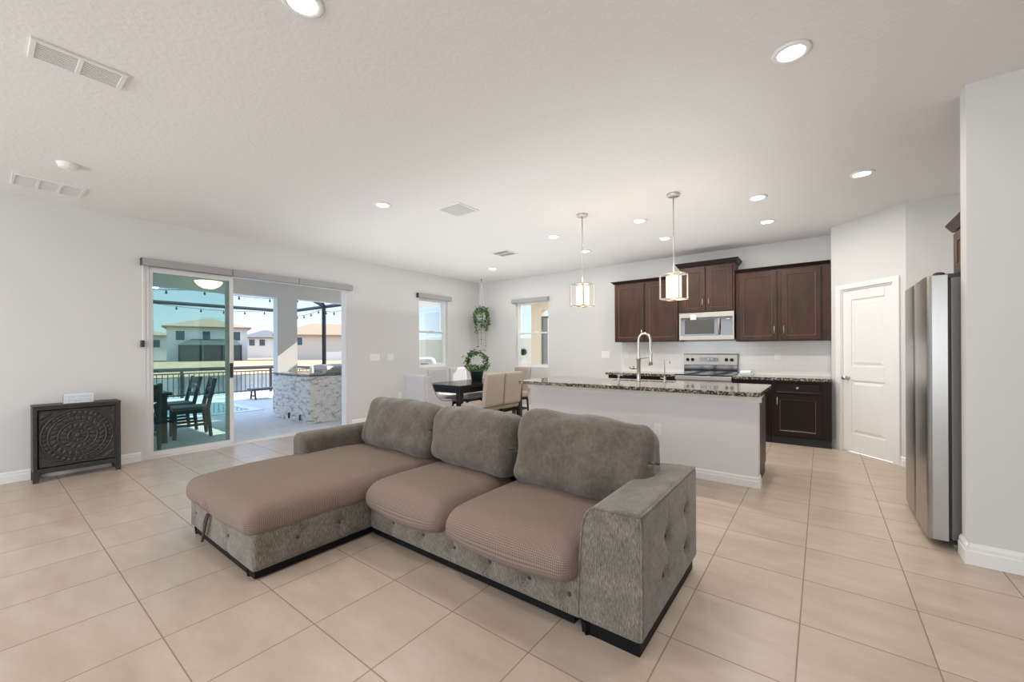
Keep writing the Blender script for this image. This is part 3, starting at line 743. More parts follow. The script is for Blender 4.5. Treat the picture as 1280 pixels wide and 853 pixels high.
# small dish beside the cooker
t = thing('butter_dish', 'small pale blue covered dish on counter right of the cooker', 'dish', (-0.915, 7.06, 0.91))
box('dish_base', -0.10, 0.10, -0.05, 0.05, 0.001, 0.014, M['dish_blue'], t, 0.004)
obj('dish_lid', rbox(0.15, 0.075, 0.05, 0.015, 0.01), M['white_plastic'], t, smooth=True, mtx=Matrix.Translation((0, 0, 0.041)))
bm = nb(); lathe(bm, [(0.006, 0.065), (0.012, 0.078), (0.008, 0.088), (0, 0.09)], n=12); obj('lid_knob', bm, M['dish_blue'], t, smooth=True)

# ------------------------------------------------------------------ ISLAND
IX0, IX1, IY0 = -3.04, -0.473, 4.41
t = thing('kitchen_island', 'long kitchen island with pale painted front facing the sofa', 'kitchen island', ((IX0 + IX1) / 2, IY0, 0))
inv = Matrix.Translation((-(IX0 + IX1) / 2, -IY0, 0))
box('front_wall', IX0, IX1, IY0, IY0 + 0.12, 0.0, 0.868, M['island_paint_lit'], t, mtx=inv)
bm = nb()
bx(bm, IX0 + 0.02, IX1 - 0.006, IY0 + 0.12, 5.12, 0.10, 0.66); bx(bm, IX0 + 0.02, -2.2, IY0 + 0.12, 5.12, 0.66, 0.868); bx(bm, -1.34, IX1 - 0.006, IY0 + 0.12, 5.12, 0.66, 0.868)
bx(bm, -2.2, -1.34, IY0 + 0.12, 4.93, 0.66, 0.868)
obj('cabinet_body', bm, M['espresso'], t, mtx=inv)
box('toe_kick', IX0 + 0.03, IX1 - 0.01, IY0 + 0.12, 5.06, 0.0, 0.10, M['espresso_dark'], t, mtx=inv)
for k in range(5):
    a = IX0 + 0.04 + k * 0.505; bm = panel_front(a, a + 0.485, 0.13, 0.85, 0)
    dm = Matrix.Translation((a + 0.2425, 5.142, 0)) @ Matrix.Rotation(PI, 4, 'Z') @ Matrix.Translation((-(a + 0.2425), 0, 0))
    obj('door', bm, [M['espresso'], M['bead']], t, mtx=inv @ dm)
bm = nb()
prof = [(0, 0), (-0.016, 0), (-0.016, 0.062), (-0.011, 0.07), (-0.011, 0.086), (-0.004, 0.1), (0, 0.1)]
prism(bm, [(IY0 + p - 0.0005, q) for p, q in prof], 'x', IX0 - 0.014, IX1 + 0.014)
prism(bm, [(IX1 - p + 0.0005, q) for p, q in prof], 'y', IY0 - 0.014, IY0 + 0.12)
obj('island_baseboard', bm, M['trim'], t, mtx=inv)
bm = nb(); prof = [(0, 0.80), (-0.012, 0.80), (-0.014, 0.825), (-0.03, 0.85), (-0.036, 0.868), (0, 0.868)]
prism(bm, [(IY0 + p - 0.0005, q) for p, q in prof], 'x', IX0 - 0.03, IX1 + 0.03)
prism(bm, [(IX1 - p + 0.0005, q) for p, q in prof], 'y', IY0 - 0.03, IY0 + 0.12)
obj('top_moulding', bm, M['trim'], t, mtx=inv)
# island worktop with sink cut-out
CX0, CX1, CY0, CY1 = -3.10, -0.435, 4.20, 5.26
SX0, SX1, SY0, SY1 = -2.16, -1.38, 4.945, 5.105
bm = nb()
def poly_round(x0, x1, y0, y1, r, n=5):
    P = []
    for cx, cy, a0 in ((x1 - r, y1 - r, 0), (x0 + r, y1 - r, 90), (x0 + r, y0 + r, 180), (x1 - r, y0 + r, 270)):
        for k in range(n + 1): a = R(a0 + 90 * k / n); P.append((cx + r * math.cos(a), cy + r * math.sin(a)))
    return P
prism(bm, poly_round(CX0, CX1, CY0, CY1, 0.03), 'z', 0.87, 0.91)
wt = tag(obj('island_worktop', bm, M['granite'], bevel=0.006), 'dark speckled granite slab on the island holding the sink', 'countertop')
bm = nb()
cut = nb(); prism(cut, poly_round(SX0, SX1, SY0, SY1, 0.04), 'z', 0.80, 0.95)
cm = bpy.data.meshes.new('cut'); bmesh.ops.recalc_face_normals(cut, faces=cut.faces); cut.to_mesh(cm); cut.free()
co = bpy.data.objects.new('cut', cm); C.objects.link(co)
md = wt.modifiers.new('hole', 'BOOLEAN'); md.object = co; md.operation = 'DIFFERENCE'; md.solver = 'EXACT'
wt.modifiers.move(1, 0)
bpy.context.view_layer.update()
dg = bpy.context.evaluated_depsgraph_get(); nm_ = bpy.data.meshes.new_from_object(wt.evaluated_get(dg))
wt.modifiers.clear(); wt.data = nm_
bpy.data.objects.remove(co)
t = thing('kitchen_sink', 'stainless undermount sink sunk into the island granite', 'sink', ((SX0 + SX1) / 2, (SY0 + SY1) / 2, 0.70))
bm = nb(); a, b, c_, d_ = SX0 - (SX0 + SX1) / 2, SX1 - (SX0 + SX1) / 2, SY0 - (SY0 + SY1) / 2, SY1 - (SY0 + SY1) / 2
for r_ in ((a - 0.006, b + 0.006, c_ - 0.006, d_ + 0.006, 0.0, 0.006), (a - 0.006, a, c_, d_, 0.006, 0.169), (b, b + 0.006, c_, d_, 0.006, 0.169), (a - 0.006, b + 0.006, c_ - 0.006, c_, 0.006, 0.169), (a - 0.006, b + 0.006, d_, d_ + 0.006, 0.006, 0.169)): bx(bm, *r_)
obj('sink_basin', bm, mat('sink_steel', (0.25, 0.25, 0.25), 0.3, 1.0), t)
bm = nb(); lathe(bm, [(0.04, 0.006), (0.04, 0.009), (0.02, 0.007), (0, 0.007)], n=20); obj('drain', bm, M['nickel'], t, smooth=True)

# tall spring tap
t = thing('kitchen_tap', 'tall brushed nickel pull-down tap arching over the island sink', 'tap', (-1.78, 4.90, 0.91))
bm = nb(); lathe(bm, [(0.03, 0), (0.03, 0.012), (0.025, 0.018), (0.022, 0.03), (0.022, 0.26), (0.026, 0.262), (0.026, 0.29), (0.018, 0.295), (0.0, 0.296)], n=20); obj('tap_body', bm, M['nickel'], t, smooth=True)
arc = [(0, 0, 0.29), (0, 0, 0.44)] + [(0.072 - 0.072 * math.cos(a), 0.0, 0.50 + 0.072 * 1.15 * math.sin(a)) for a in [PI * k / 12 for k in range(13)]] + [(0.144, 0, 0.42), (0.146, 0, 0.36)]
def resample(P, n):
    P = [Vector(p) for p in P]; d_ = [0]
    for a, b in zip(P, P[1:]): d_.append(d_[-1] + (b - a).length)
    out = []
    for k in range(n):
        s = d_[-1] * k / (n - 1); i = max(j for j in range(len(d_) - 1) if d_[j] <= s + 1e-9); f = (s - d_[i]) / max(1e-9, d_[i + 1] - d_[i]); out.append(P[i].lerp(P[i + 1], min(1, f)))
    return out
rs = resample(arc, 120)
bm = nb(); tube(bm, rs, [0.0135 if k % 2 else 0.0165 for k in range(120)], 12); obj('spring_neck', bm, M['nickel'], t, smooth=True)
bm = nb(); tube(bm, [(0.146, 0, 0.365), (0.146, 0, 0.33), (0.147, 0, 0.25), (0.148, 0, 0.20)], [0.015, 0.020, 0.018, 0.023], 16); obj('spray_head', bm, M['nickel'], t, smooth=True)
bm = nb(); tube(bm, [(0.0, 0, 0.275), (0.14, 0, 0.30)], 0.007, 8); obj('spray_holder', bm, M['nickel'], t, smooth=True)
bm = nb(); tube(bm, [(-0.015, 0, 0.165), (-0.06, -0.0, 0.165)], 0.014, 12); tube(bm, [(-0.055, 0, 0.165), (-0.09, 0, 0.165), (-0.118, 0.0, 0.172)], [0.019, 0.018, 0.012], 12); obj('lever_handle', bm, M['nickel'], t, smooth=True)
t = thing('filter_tap', 'slim nickel filtered-water tap to the right of the tall tap', 'tap', (-1.47, 4.90, 0.91))
bm = nb(); lathe(bm, [(0.02, 0), (0.02, 0.01), (0.012, 0.02), (0.014, 0.06), (0.009, 0.07), (0.009, 0.075), (0, 0.076)], n=16); obj('tap_base', bm, M['nickel'], t, smooth=True)
bm = nb(); tube(bm, [(0, 0, 0.07), (0, 0, 0.24)] + [(0.028 - 0.028 * math.cos(PI * k / 8), 0.0, 0.25 + 0.034 * math.sin(PI * k / 8)) for k in range(9)] + [(0.06, 0, 0.225)], 0.005, 8); obj('tap_spout', bm, M['nickel'], t, smooth=True)
bm = nb(); tube(bm, [(0, 0, 0.045), (-0.05, 0, 0.055)], 0.006, 8); obj('lever', bm, M['nickel'], t, smooth=True)
t = thing('soap_dispenser', 'short nickel soap dispenser to the left of the tall tap', 'soap dispenser', (-2.035, 4.90, 0.91))
bm = nb(); lathe(bm, [(0.018, 0), (0.018, 0.008), (0.013, 0.012), (0.013, 0.05), (0.018, 0.052), (0.018, 0.072), (0, 0.073)], n=16); obj('dispenser_body', bm, M['nickel'], t, smooth=True)
bm = nb(); tube(bm, [(0, 0, 0.065), (0.03, 0.02, 0.067), (0.045, 0.03, 0.058)], 0.006, 8); obj('dispenser_spout', bm, M['nickel'], t, smooth=True)

# pendants
def pendant(label, x, y, rot):
    t = thing('pendant_light', label, 'pendant light', (x, y, CEIL), rot, 'pendants over the island')
    bm = nb(); lathe(bm, [(0.065, 0), (0.065, -0.018), (0.055, -0.026), (0, -0.027)], n=28); obj('ceiling_canopy', bm, M['nickel'], t, smooth=True)
    bm = nb(); tube(bm, [(0, 0, -0.026), (0, 0, -0.82)], 0.006, 8); obj('stem', bm, M['nickel'], t, smooth=True)
    bm = nb(); s, z1, z0, r_ = 0.098, -0.82, -1.075, 0.0055
    for sx_ in (-s, s):
        for sy_ in (-s, s): bx(bm, sx_ - r_, sx_ + r_, sy_ - r_, sy_ + r_, z0, z1)
    for z in (z0, z1):
        for sy_ in (-s, s): bx(bm, -s, s, sy_ - r_, sy_ + r_, z - r_, z + r_)
        for sx_ in (-s, s): bx(bm, sx_ - r_, sx_ + r_, -s, s, z - r_, z + r_)
    bx(bm, -s, s, -r_, r_, z1 - r_, z1 + r_); bx(bm, -r_, r_, -s, s, z1 - r_, z1 + r_)
    bx(bm, -s, s, -r_, r_, z0 - r_, z0 + r_)
    lathe_bm = None
    obj('cage_frame', bm, M['nickel'], t)
    bm = nb(); lathe(bm, [(0.074, -1.055), (0.074, -0.845), (0.072, -0.845), (0.072, -1.055), (0.074, -1.055)], n=32, caps=False)
    obj('lamp_shade', bm, M['shade'], t, smooth=False)
    bm = nb(); lathe(bm, [(0.012, -0.825), (0.014, -0.90), (0.0, -0.901)], n=12); obj('lamp_socket', bm, M['nickel'], t)
    bm = nb(); lathe(bm, [(0.02, -1.078), (0.02, -1.086), (0.008, -1.092), (0, -1.096)], n=16); obj('finial', bm, M['nickel'], t, smooth=True)
    l = lamp('bulb_light', 'POINT', (0, 0, -0.95), 3.5, (1.0, 0.85, 0.65), shadow_soft_size=0.04); l.parent = t
pendant('left cage pendant, hanging over the dining end of the island', -2.235, 4.32, R(-14))
pendant('right cage pendant, hanging in front of the wall cabinets by the microwave', -1.20, 4.32, R(-10))

# ------------------------------------------------------------------ fridge and cabinet over it
t = thing('refrigerator', 'side by side stainless steel refrigerator standing in the right alcove', 'refrigerator', (1.0, 4.25, 0))
FM = Matrix.Translation((-1.0, -4.25, 0))
box('fridge_body', 0.665, 1.36, 3.80, 4.70, 0.06, 1.755, M['fridge_side'], t, 0.006, mtx=FM)
box('door_gasket', 0.650, 0.664, 3.81, 4.69, 0.06, 1.75, M['black'], t, mtx=FM)
def fdoor(y0, y1, lean):
    M['fridge_steel'] = M.get('fridge_steel') or mat('fridge_steel', (0.46, 0.45, 0.43), 0.28, 1.0)
    bm = nb(); n_ = 40; H0, H1 = 0.05, 1.775
    pts = []
    for k in range(n_ + 1):
        f = k / n_; y = y0 + (y1 - y0) * f
        bulge = 0.005 * math.sin(PI * f) ** 0.6 if 0 < f < 1 else 0
        e_ = min(f, 1 - f) * (y1 - y0); pts.append((0.556 + (0.02 * (1 - e_ / 0.04) ** 2 if e_ < 0.04 else 0) - bulge, y))
    poly = pts + [(0.650, y1), (0.650, y0)]
    prism(bm, poly, 'z', H0, H1)
    o = obj('fridge_door', bm, M['fridge_steel'], t, bevel=0.002, mtx=FM)
    return o
f1 = fdoor(3.79, 4.255, 0); f2 = fdoor(4.267, 4.71, 0)
for o_, ya, yb in ((f1, 4.236, 4.2555), (f2, 4.2665, 4.286)):
    box('handle_recess', 0.572, 0.600, ya, yb + 0.0005, 0.30, 1.62, M['black'], o_, mtx=FM)
for yy in (3.86, 4.62):
    bm = nb(); lathe(bm, [(0.03, 1.756), (0.03, 1.79), (0.02, 1.80), (0, 1.80)], 0.62, yy, 16); bx(bm, 0.62, 0.72, yy - 0.025, yy + 0.025, 1.756, 1.785)
    obj('hinge_cover', bm, M['hinge'], t, bevel=0.003, mtx=FM)
box('base_grille', 0.66, 1.34, 3.80, 4.70, 0.035, 0.059, M['black'], t, mtx=FM)
for yy in (3.88, 4.60):
    for xx in (0.70, 1.28):
        bm = nb(); lathe(bm, [(0.022, 0), (0.022, 0.022), (0.010, 0.023), (0.010, 0.036)], xx, yy, 14); obj('foot', bm, M['nickel'], t, mtx=FM)
t = thing('wall_cabinet', 'dark wood cabinet high in the alcove above the refrigerator', 'cabinet', (1.5, 4.24, 1.87))
FM = Matrix.Translation((-1.5, -4.24, -1.87))
box('cabinet_body', 0.86, 1.498, 3.76, 4.72, 1.87, 2.22, M['espresso'], t, 0.002, mtx=FM)
RZ = Matrix.Rotation(R(-90), 4, 'Z')
for (a, b, hx) in ((3.775, 4.235, 1), (4.245, 4.705, -1)):
    bm = panel_front(-b, -a, 1.885, 2.205, 0.838)
    obj('door', bm, [M['espresso'], M['bead']], t, mtx=FM @ Matrix(((0, 1, 0, 0), (-1, 0, 0, 0), (0, 0, 1, 0), (0, 0, 0, 1))))
bm = nb(); prism(bm, [(0.86, 2.22), (0.835, 2.222), (0.825, 2.235), (0.80, 2.27), (0.795, 2.28), (0.86, 2.28)], 'y', 3.76, 4.73); bx(bm, 0.86, 1.498, 3.76, 4.74, 2.2205, 2.28); obj('crown_moulding', bm, M['espresso'], t, mtx=FM)

# ================================================================== SOFA
SO = (-2.1, 1.9, 0)
t = sofa = thing('sectional_sofa', 'large grey tufted chaise sofa with taupe seat covers in the middle of the room', 'sofa', SO)
def sp(name, bm, m, x, y, z, parent=None, rot=None, smooth=True):
    mt = Matrix.Translation((x - SO[0], y - SO[1], z - SO[2]))
    if rot is not None: mt = mt @ rot
    return obj(name, bm, m, parent or sofa, smooth=smooth, mtx=mt)
def dimple(co, nrm, pts, axis, sgn, depth=0.016, creases=True):
    """push the face pointing along sgn*axis inwards at the button points; axis 0=x 1=y; pts in local (other axis, z)"""
    if nrm[axis] * sgn < 0.6: return co
    o = 1 - axis; dpt = 0.0
    for (u, v, cz) in pts:
        r2 = (co[o] - u) ** 2 + (co.z - v) ** 2
        dpt = max(dpt, depth * math.exp(-r2 / (2 * 0.026 ** 2)))
        if creases:
            if (co.z - v) * cz > 0 or cz == 0:
                dpt = max(dpt, depth * 0.8 * math.exp(-abs(co[o] - u - 0.01 * math.sin(co.z * 40)) ** 2 / (2 * 0.017 ** 2)) * max(0, 1 - abs(co.z - v) / 0.16))
    co[axis] -= sgn * dpt
    return co
# chaise base
cx0, cx1, cy0, cy1 = -3.62, -2.535, 0.93, 2.60
cb = [(x, z, 0) for x, z in ((-0.40, 0.0), (0.12, 0.0), (-0.14, 0.0), (0.38, 0.0))]
side = [(y, 0.0, 0) for y in (-0.575, -0.31, -0.05)]
def d1(co, nr):
    if nr.y < -0.6: return dimple(co, nr, [(-0.45, -0.005, 0), (0.143, -0.005, 0)], 1, -1, 0.024)
    if nr.x > 0.6: return dimple(co, nr, [(-0.574, 0.0, 0), (-0.305, 0.0, 0), (-0.04, 0.0, 0)], 0, 1, 0.024)
    return co
sp('chaise_base', rbox(cx1 - cx0, cy1 - cy0, 0.225, 0.03, 0.013, d1), M['chenille'], (cx0 + cx1) / 2, (cy0 + cy1) / 2, 0.1625)
def d2(co, nr):
    return dimple(co, nr, [(u, -0.03, 0) for u in (-0.60, -0.3, -0.022, 0.25, 0.517, 0.75)], 1, -1, 0.038)
sp('seat_base', rbox(1.66, 0.90, 0.225, 0.025, 0.011, d2), M['chenille'], -1.714, 2.13, 0.1625)
# plinths
bm = nb()
def pb(x0, x1, y0, y1, z0, z1): bx(bm, x0 - SO[0], x1 - SO[0], y0 - SO[1], y1 - SO[1], z0, z1)
pb(cx0 + 0.03, cx1 - 0.02, cy0 + 0.02, 2.55, 0.012, 0.056); pb(-2.535, -0.93, 1.70, 2.55, 0.012, 0.056)
obj('plinth', bm, M['black_wood'], sofa)
for (x, y) in ((cx0 + 0.06, cy0 + 0.06), (cx1 - 0.11, cy0 + 0.06), (cx0 + 0.06, 2.5), (-0.86, 1.72), (-0.70, 2.5), (-2.3, 2.5)):
    bm = nb(); lathe(bm, [(0.045, 0.0), (0.05, 0.056)], x - SO[0], y - SO[1], 4); obj('foot', bm, M['black_wood'], sofa)
bm = nb(); pb(-0.885, -0.615, 1.69, 2.57, 0.0, 0.056); obj('arm_foot', bm, M['black_wood'], sofa)
# right arm: rounded inner top edge
def darm(co, nr):
    # slope the inner side: narrower at the top, with a big round shoulder
    w_ = max(0.0, min(1.0, (0.1525 - co.x) / 0.305)) ** 1.5
    f = max(0, (co.z + 0.27) / 0.54)
    sh = max(0, co.z - 0.15) / 0.12
    co.x += w_ * (0.035 * f ** 2 + 0.028 * sh * sh)
    co.z -= 0.012 * sh * w_
    if nr.x > 0.6: co = dimple(co, nr, [(-0.1, 0.06, 0), (0.245, 0.075, 0), (-0.14, -0.115, 0), (0.245, -0.13, 0)], 0, 1, 0.026, False)
    if nr.x > 0.6:
        g = 0.003
        for c_ in (-0.1, 0.245): co.x -= g * math.exp(-(co.y - c_) ** 2 / (2 * 0.006 ** 2)) * (1 if abs(co.z) < 0.24 else 0)
        for c_ in (0.065, -0.12): co.x -= g * math.exp(-(co.z - c_) ** 2 / (2 * 0.006 ** 2)) * (1 if abs(co.y) < 0.40 else 0)
    return co
sp('arm', rbox(0.305, 0.93, 0.545, (0.03, 0.014, 0.03), 0.013, darm), M['chenille'], -0.752, 2.145, 0.327)
# piping on the arm front edges
bm = nb()
hx_, hy_, hz_, rr_ = 0.1525, 0.465, 0.2725, 0.022
loop = [(-hx_ + 0.004, -hz_ + 0.02), (-hx_ + 0.004, hz_ - 0.035)] + [(-hx_ + 0.004 + 0.035 * (1 - math.cos(R(a))), hz_ - 0.035 + 0.032 * math.sin(R(a))) for a in range(15, 91, 15)]
loop += [(hx_ - 0.03, hz_ - 0.003)] + [(hx_ - 0.03 + 0.026 * math.sin(R(a)), hz_ - 0.03 + 0.026 * math.cos(R(a))) for a in range(15, 91, 15)] + [(hx_ - 0.004, -hz_ + 0.02)]
pp = []
for q in resample([Vector((a, -hy_ + 0.004, b)) for a, b in loop], 70):
    c_ = darm(q.copy(), Vector((0, -1, 0))); pp.append(c_ + Vector((-0.752 - SO[0], 2.145 - SO[1], 0.327)))
tube(bm, pp, 0.0055, 6)
pp = [darm(Vector((hx_ - 0.007, -hy_ + 0.01 + 0.91 * k / 20, hz_ - 0.007)), Vector((0, 0, 1))) + Vector((-0.752 - SO[0], 2.145 - SO[1], 0.327)) for k in range(21)]
tube(bm, pp, 0.0055, 6)
obj('piping', bm, M['chenille'], sofa, smooth=True)
# left arm
def darm2(co, nr):
    if nr.z > 0.3: co.z += 0.012 * math.cos(co.x / 0.09 * PI / 2)
    return co
sp('arm', rbox(0.20, 0.97, 0.50, (0.06, 0.04, 0.06), 0.02, darm2), M['chenille_soft'], -3.535, 2.125, 0.345)
# back frame
sp('back_frame', rbox(2.78, 0.20, 0.54, 0.04, 0.03), M['chenille'], -2.225, 2.52, 0.325)
# seat covers
def crown(h, n1=3.0, wr=0.004, seed=0):
    def f(co, nr):
        return co
    return f
def seat(x0, x1, y0, y1, z0, z1, rr, bulge, seed, front_drop=0.0, extra=None, seg=0.02):
    w_, d_, h_ = x1 - x0, y1 - y0, z1 - z0
    def f(co, nr):
        u, v = co.x / (w_ / 2), co.y / (d_ / 2)
        k = max(0, 1 - u ** 4) * max(0, 1 - v ** 4)
        if co.z > 0: co.z += bulge * k
        if co.z < 0 and v < 0:                                   # skirt edge sags in the middle of the front
            co.z -= front_drop * max(0, 1 - u * u) * max(0.0, min(1.0, (-v - 0.5) / 0.4)) ** 2
        # fuller front edge
        co.y -= 0.02 * max(0, 1 - u * u) * max(0.0, min(1.0, (-v - 0.3) / 0.6)) ** 2
        ns = noise.noise(Vector((co.x * 4 + seed, co.y * 4, co.z * 4))) * 0.008
        co += nr * ns
        if extra: co = extra(co, nr, u, v)
        return co
    bm = rbox(w_, d_, h_, rr, seg, f)
    return bm, ((x0 + x1) / 2, (y0 + y1) / 2, (z0 + z1) / 2)
def wrinkle(co, nr, u, v):
    # gathered pleats at the lower right rear and the front middle of the chaise cover
    low = max(0.0, min(1.0, (0.05 - co.z) / 0.06))
    if nr.x > 0 and v > -0.1:
        co.x += 0.009 * math.sin((co.z * 1.0 - co.y * 0.16) * 170) * min(1, (v + 0.1) * 2) * nr.x * low
    if nr.y < 0:
        g_ = max(0, 1 - abs(u + 0.15) / 0.4) * low * -nr.y
        co.y -= 0.012 * math.sin(co.x * 150 + co.z * 50) * g_
        co.z += 0.022 * g_
    return co
b_, c_ = seat(-3.64, -2.525, 0.90, 2.42, 0.235, 0.405, (0.075, 0.085, 0.07), 0.045, 1, 0, wrinkle, 0.011)
sp('chaise_cushion', b_, M['cover'], *c_)
b_, c_ = seat(-2.528, -1.748, 1.60, 2.40, 0.215, 0.385, (0.085, 0.12, 0.08), 0.048, 5, 0.03)
sp('seat_cushion', b_, M['cover'], *c_)
b_, c_ = seat(-1.745, -0.893, 1.60, 2.40, 0.215, 0.385, (0.075, 0.12, 0.08), 0.048, 9, 0.03)
sp('seat_cushion', b_, M['cover'], *c_)
# back cushions
def back_c(x, w_, h_, seed, tilt, rotz, z, y=2.33, th=0.25, slump=0.0):
    def f(co, nr):
        u, v = co.x / (w_ / 2), co.z / (h_ / 2)
        k = max(0, 1 - abs(u) ** 2.5) * max(0, 1 - abs(v) ** 2.5)
        co.y += (0.055 * k) * (-1 if co.y < 0 else 0.4)
        co.z += -0.025 * u * u * (1 if v > 0 else 0) + slump * u * (1 if v > 0.2 else 0)
        co += nr * noise.noise(Vector((co.x * 5 + seed, co.y * 5, co.z * 5))) * 0.022
        co += nr * noise.noise(Vector((co.x * 13 + seed, co.y * 13, co.z * 13))) * 0.006
        return co
    bm = rbox(w_, th, h_, (0.09, 0.10, 0.10), 0.022, f)
    sp('back_cushion', bm, M['chenille_soft'], x, y, z, rot=Matrix.Rotation(rotz, 4, 'Z') @ Matrix.Rotation(tilt, 4, 'X'))
back_c(-2.985, 0.93, 0.47, 3, R(-16), R(0), 0.630, slump=-0.012)
back_c(-2.12, 0.84, 0.46, 17, R(-15), R(-4), 0.625, slump=0.0)
back_c(-1.205, 0.92, 0.49, 31, R(-14), R(3), 0.640, slump=-0.02)
# buttons on tufts and the pull strap
bm = nb()
def button(x, y, z, ax):
    prof = [(0.010, -0.004), (0.009, 0.003), (0.005, 0.006), (0, 0.007)]
    n0 = len(bm.verts); tmp = nb(); lathe(tmp, prof, n=12)
    rot = Matrix.Rotation(R(90), 4, 'X') if ax == 'y' else Matrix.Rotation(R(90), 4, 'Y')
    o = sp('tuft_button', tmp, M['pull'], x, y, z, rot=rot)
for x in (-3.528, -2.935): button(x, 0.946, 0.158, 'y')
for y in (1.191, 1.46): button(-2.555, y, 0.163, 'x')
for x in (-2.314, -2.014, -1.736, -1.464, -1.197, -0.964): button(x, 1.712, 0.1325, 'y')
for y, z in ((2.045, 0.387), (2.39, 0.402), (2.005, 0.212), (2.39, 0.197)): button(-0.615, y, z, 'x')
bm = nb(); tube(bm, [(a - SO[0], b - SO[1], c) for a, b, c in ((-3.20, 0.915, 0.24), (-3.215, 0.905, 0.20), (-3.25, 0.908, 0.12), (-3.30, 0.915, 0.05), (-3.27, 0.905, 0.045), (-3.23, 0.905, 0.12), (-3.19, 0.905, 0.20), (-3.18, 0.915, 0.24))], 0.008, 6); obj('pull_strap', bm, M['pull'], sofa, smooth=True)

# ================================================================== carved cabinet on the left
t = thing('carved_cabinet', 'low dark carved wood cabinet against the left wall', 'cabinet', (-6.33, 0.655, 0))
K = Matrix.Translation((6.33, -0.655, 0))
X0, X1, Y0, Y1, Z1 = XL + 0.02, -6.20, 0.34, 0.975, 0.765
bm = nb()
bx(bm, X0, X1, Y0, Y0 + 0.03, 0.10, Z1 - 0.022); bx(bm, X0, X1, Y1 - 0.03, Y1, 0.10, Z1 - 0.022); bx(bm, X0, X1 - 0.02, Y0 + 0.03, Y1 - 0.03, 0.10, 0.13); bx(bm, X0, X0 + 0.01, Y0 + 0.03, Y1 - 0.03, 0.13, Z1 - 0.022)
bx(bm, X1 - 0.03, X1, Y0 + 0.03, Y1 - 0.03, Z1 - 0.045, Z1 - 0.022)
obj('cabinet_body', bm, M['carved'], t, bevel=0.003, mtx=K)
box('cabinet_top', X0 - 0.0, X1 + 0.003, Y0 - 0.003, Y1 + 0.003, Z1 - 0.022, Z1, M['carved'], t, 0.004, mtx=K)
box('bottom_rail', X1 - 0.03, X1 + 0.004, Y0 + 0.03, Y1 - 0.03, 0.085, 0.135, M['carved'], t, 0.006, mtx=K)
for y in (Y0, Y1 - 0.055):
    for x in (X0, X1 - 0.05):
        bm = nb(); y2 = y + 0.055
        prism(bm, [(y, 0.10), (y, 0.0), (y + 0.03 if y == Y0 else y + 0.012, 0.0) if y == Y0 else (y + 0.025, 0.0), (y2 - 0.015, 0.0) if y != Y0 else (y + 0.035, 0.0), (y2, 0.10)] if y == Y0 else [(y, 0.10), (y + 0.02, 0.0), (y2, 0.0), (y2, 0.10)], 'x', x, x + 0.05)
        obj('foot', bm, M['carved'], t, mtx=K)
# carved door as a relief
bm = nb(); ny, nz = 150, 130; dy0, dy1, dzz0, dzz1 = Y0 + 0.04, Y1 - 0.05, 0.145, Z1 - 0.055
cy_, cz_ = (dy0 + dy1) / 2, (dzz0 + dzz1) / 2; HY, HZ = (dy1 - dy0) / 2, (dzz1 - dzz0) / 2
grid = []
for i in range(ny + 1):
    row = []
    for j in range(nz + 1):
        y = dy0 + (dy1 - dy0) * i / ny; z = dzz0 + (dzz1 - dzz0) * j / nz
        u, v = (y - cy_) / HY, (z - cz_) / HZ; r_ = math.hypot(u, v); th = math.atan2(v, u); h_ = 0
        if r_ < 0.09: h_ = 0.008 * math.sqrt(max(0, 1 - (r_ / 0.09) ** 2))
        elif r_ < 0.25: h_ = 0.004 * abs(math.sin(th * 5)) * math.sin((r_ - 0.09) / 0.16 * PI)
        elif r_ < 0.29: h_ = 0.008
        elif r_ < 0.50: h_ = 0.006 * abs(math.sin(th * 8 + (r_ - 0.3) * 6)) * math.sin((r_ - 0.29) / 0.21 * PI) + 0.001
        elif r_ < 0.54: h_ = 0.007
        elif r_ < 0.76: h_ = 0.006 * abs(math.sin(th * 12 - (r_ - 0.5) * 9)) * math.sin((r_ - 0.54) / 0.22 * PI) + 0.002 * abs(math.sin(th * 24))
        elif r_ < 0.80: h_ = 0.009
        elif r_ < 0.94: h_ = 0.007 * abs(math.sin(th * 18)) * math.sin((r_ - 0.8) / 0.14 * PI)
        elif r_ < 0.98: h_ = 0.008
        else: h_ = 0.006 * abs(math.sin((abs(u) * 3.2 + abs(v) * 1.7) * PI + 1.3 * math.sin(abs(v) * 9))) * min(1, (r_ - 0.98) * 6)
        e_ = min(1 - abs(u), 1 - abs(v))
        if e_ < 0.04: h_ = 0.005
        row.append(bm.verts.new((X1 - 0.018 + h_ * 1.5, y, z)))
    grid.append(row)
for i in range(ny):
    for j in range(nz): bm.faces.new((grid[i][j], grid[i + 1][j], grid[i + 1][j + 1], grid[i][j + 1]))
bx(bm, X1 - 0.03, X1 - 0.0185, dy0, dy1, dzz0, dzz1)
dr_ = obj('carved_door', bm, M['carved'], t, smooth=True, mtx=K)
bm = nb(); lathe(bm, [(0.006, 0), (0.006, 0.012), (0.014, 0.018), (0.014, 0.024), (0, 0.028)], n=16, mtx=Matrix.Translation((X1 - 0.012, dy1 + 0.018, 0.46)) @ Matrix.Rotation(R(90), 4, 'Y')); bx(bm, X1 - 0.03, X1 - 0.012, dy1 + 0.002, Y1 - 0.031, 0.13, Z1 - 0.046)
obj('door_stile', bm, M['carved'], t, mtx=K)
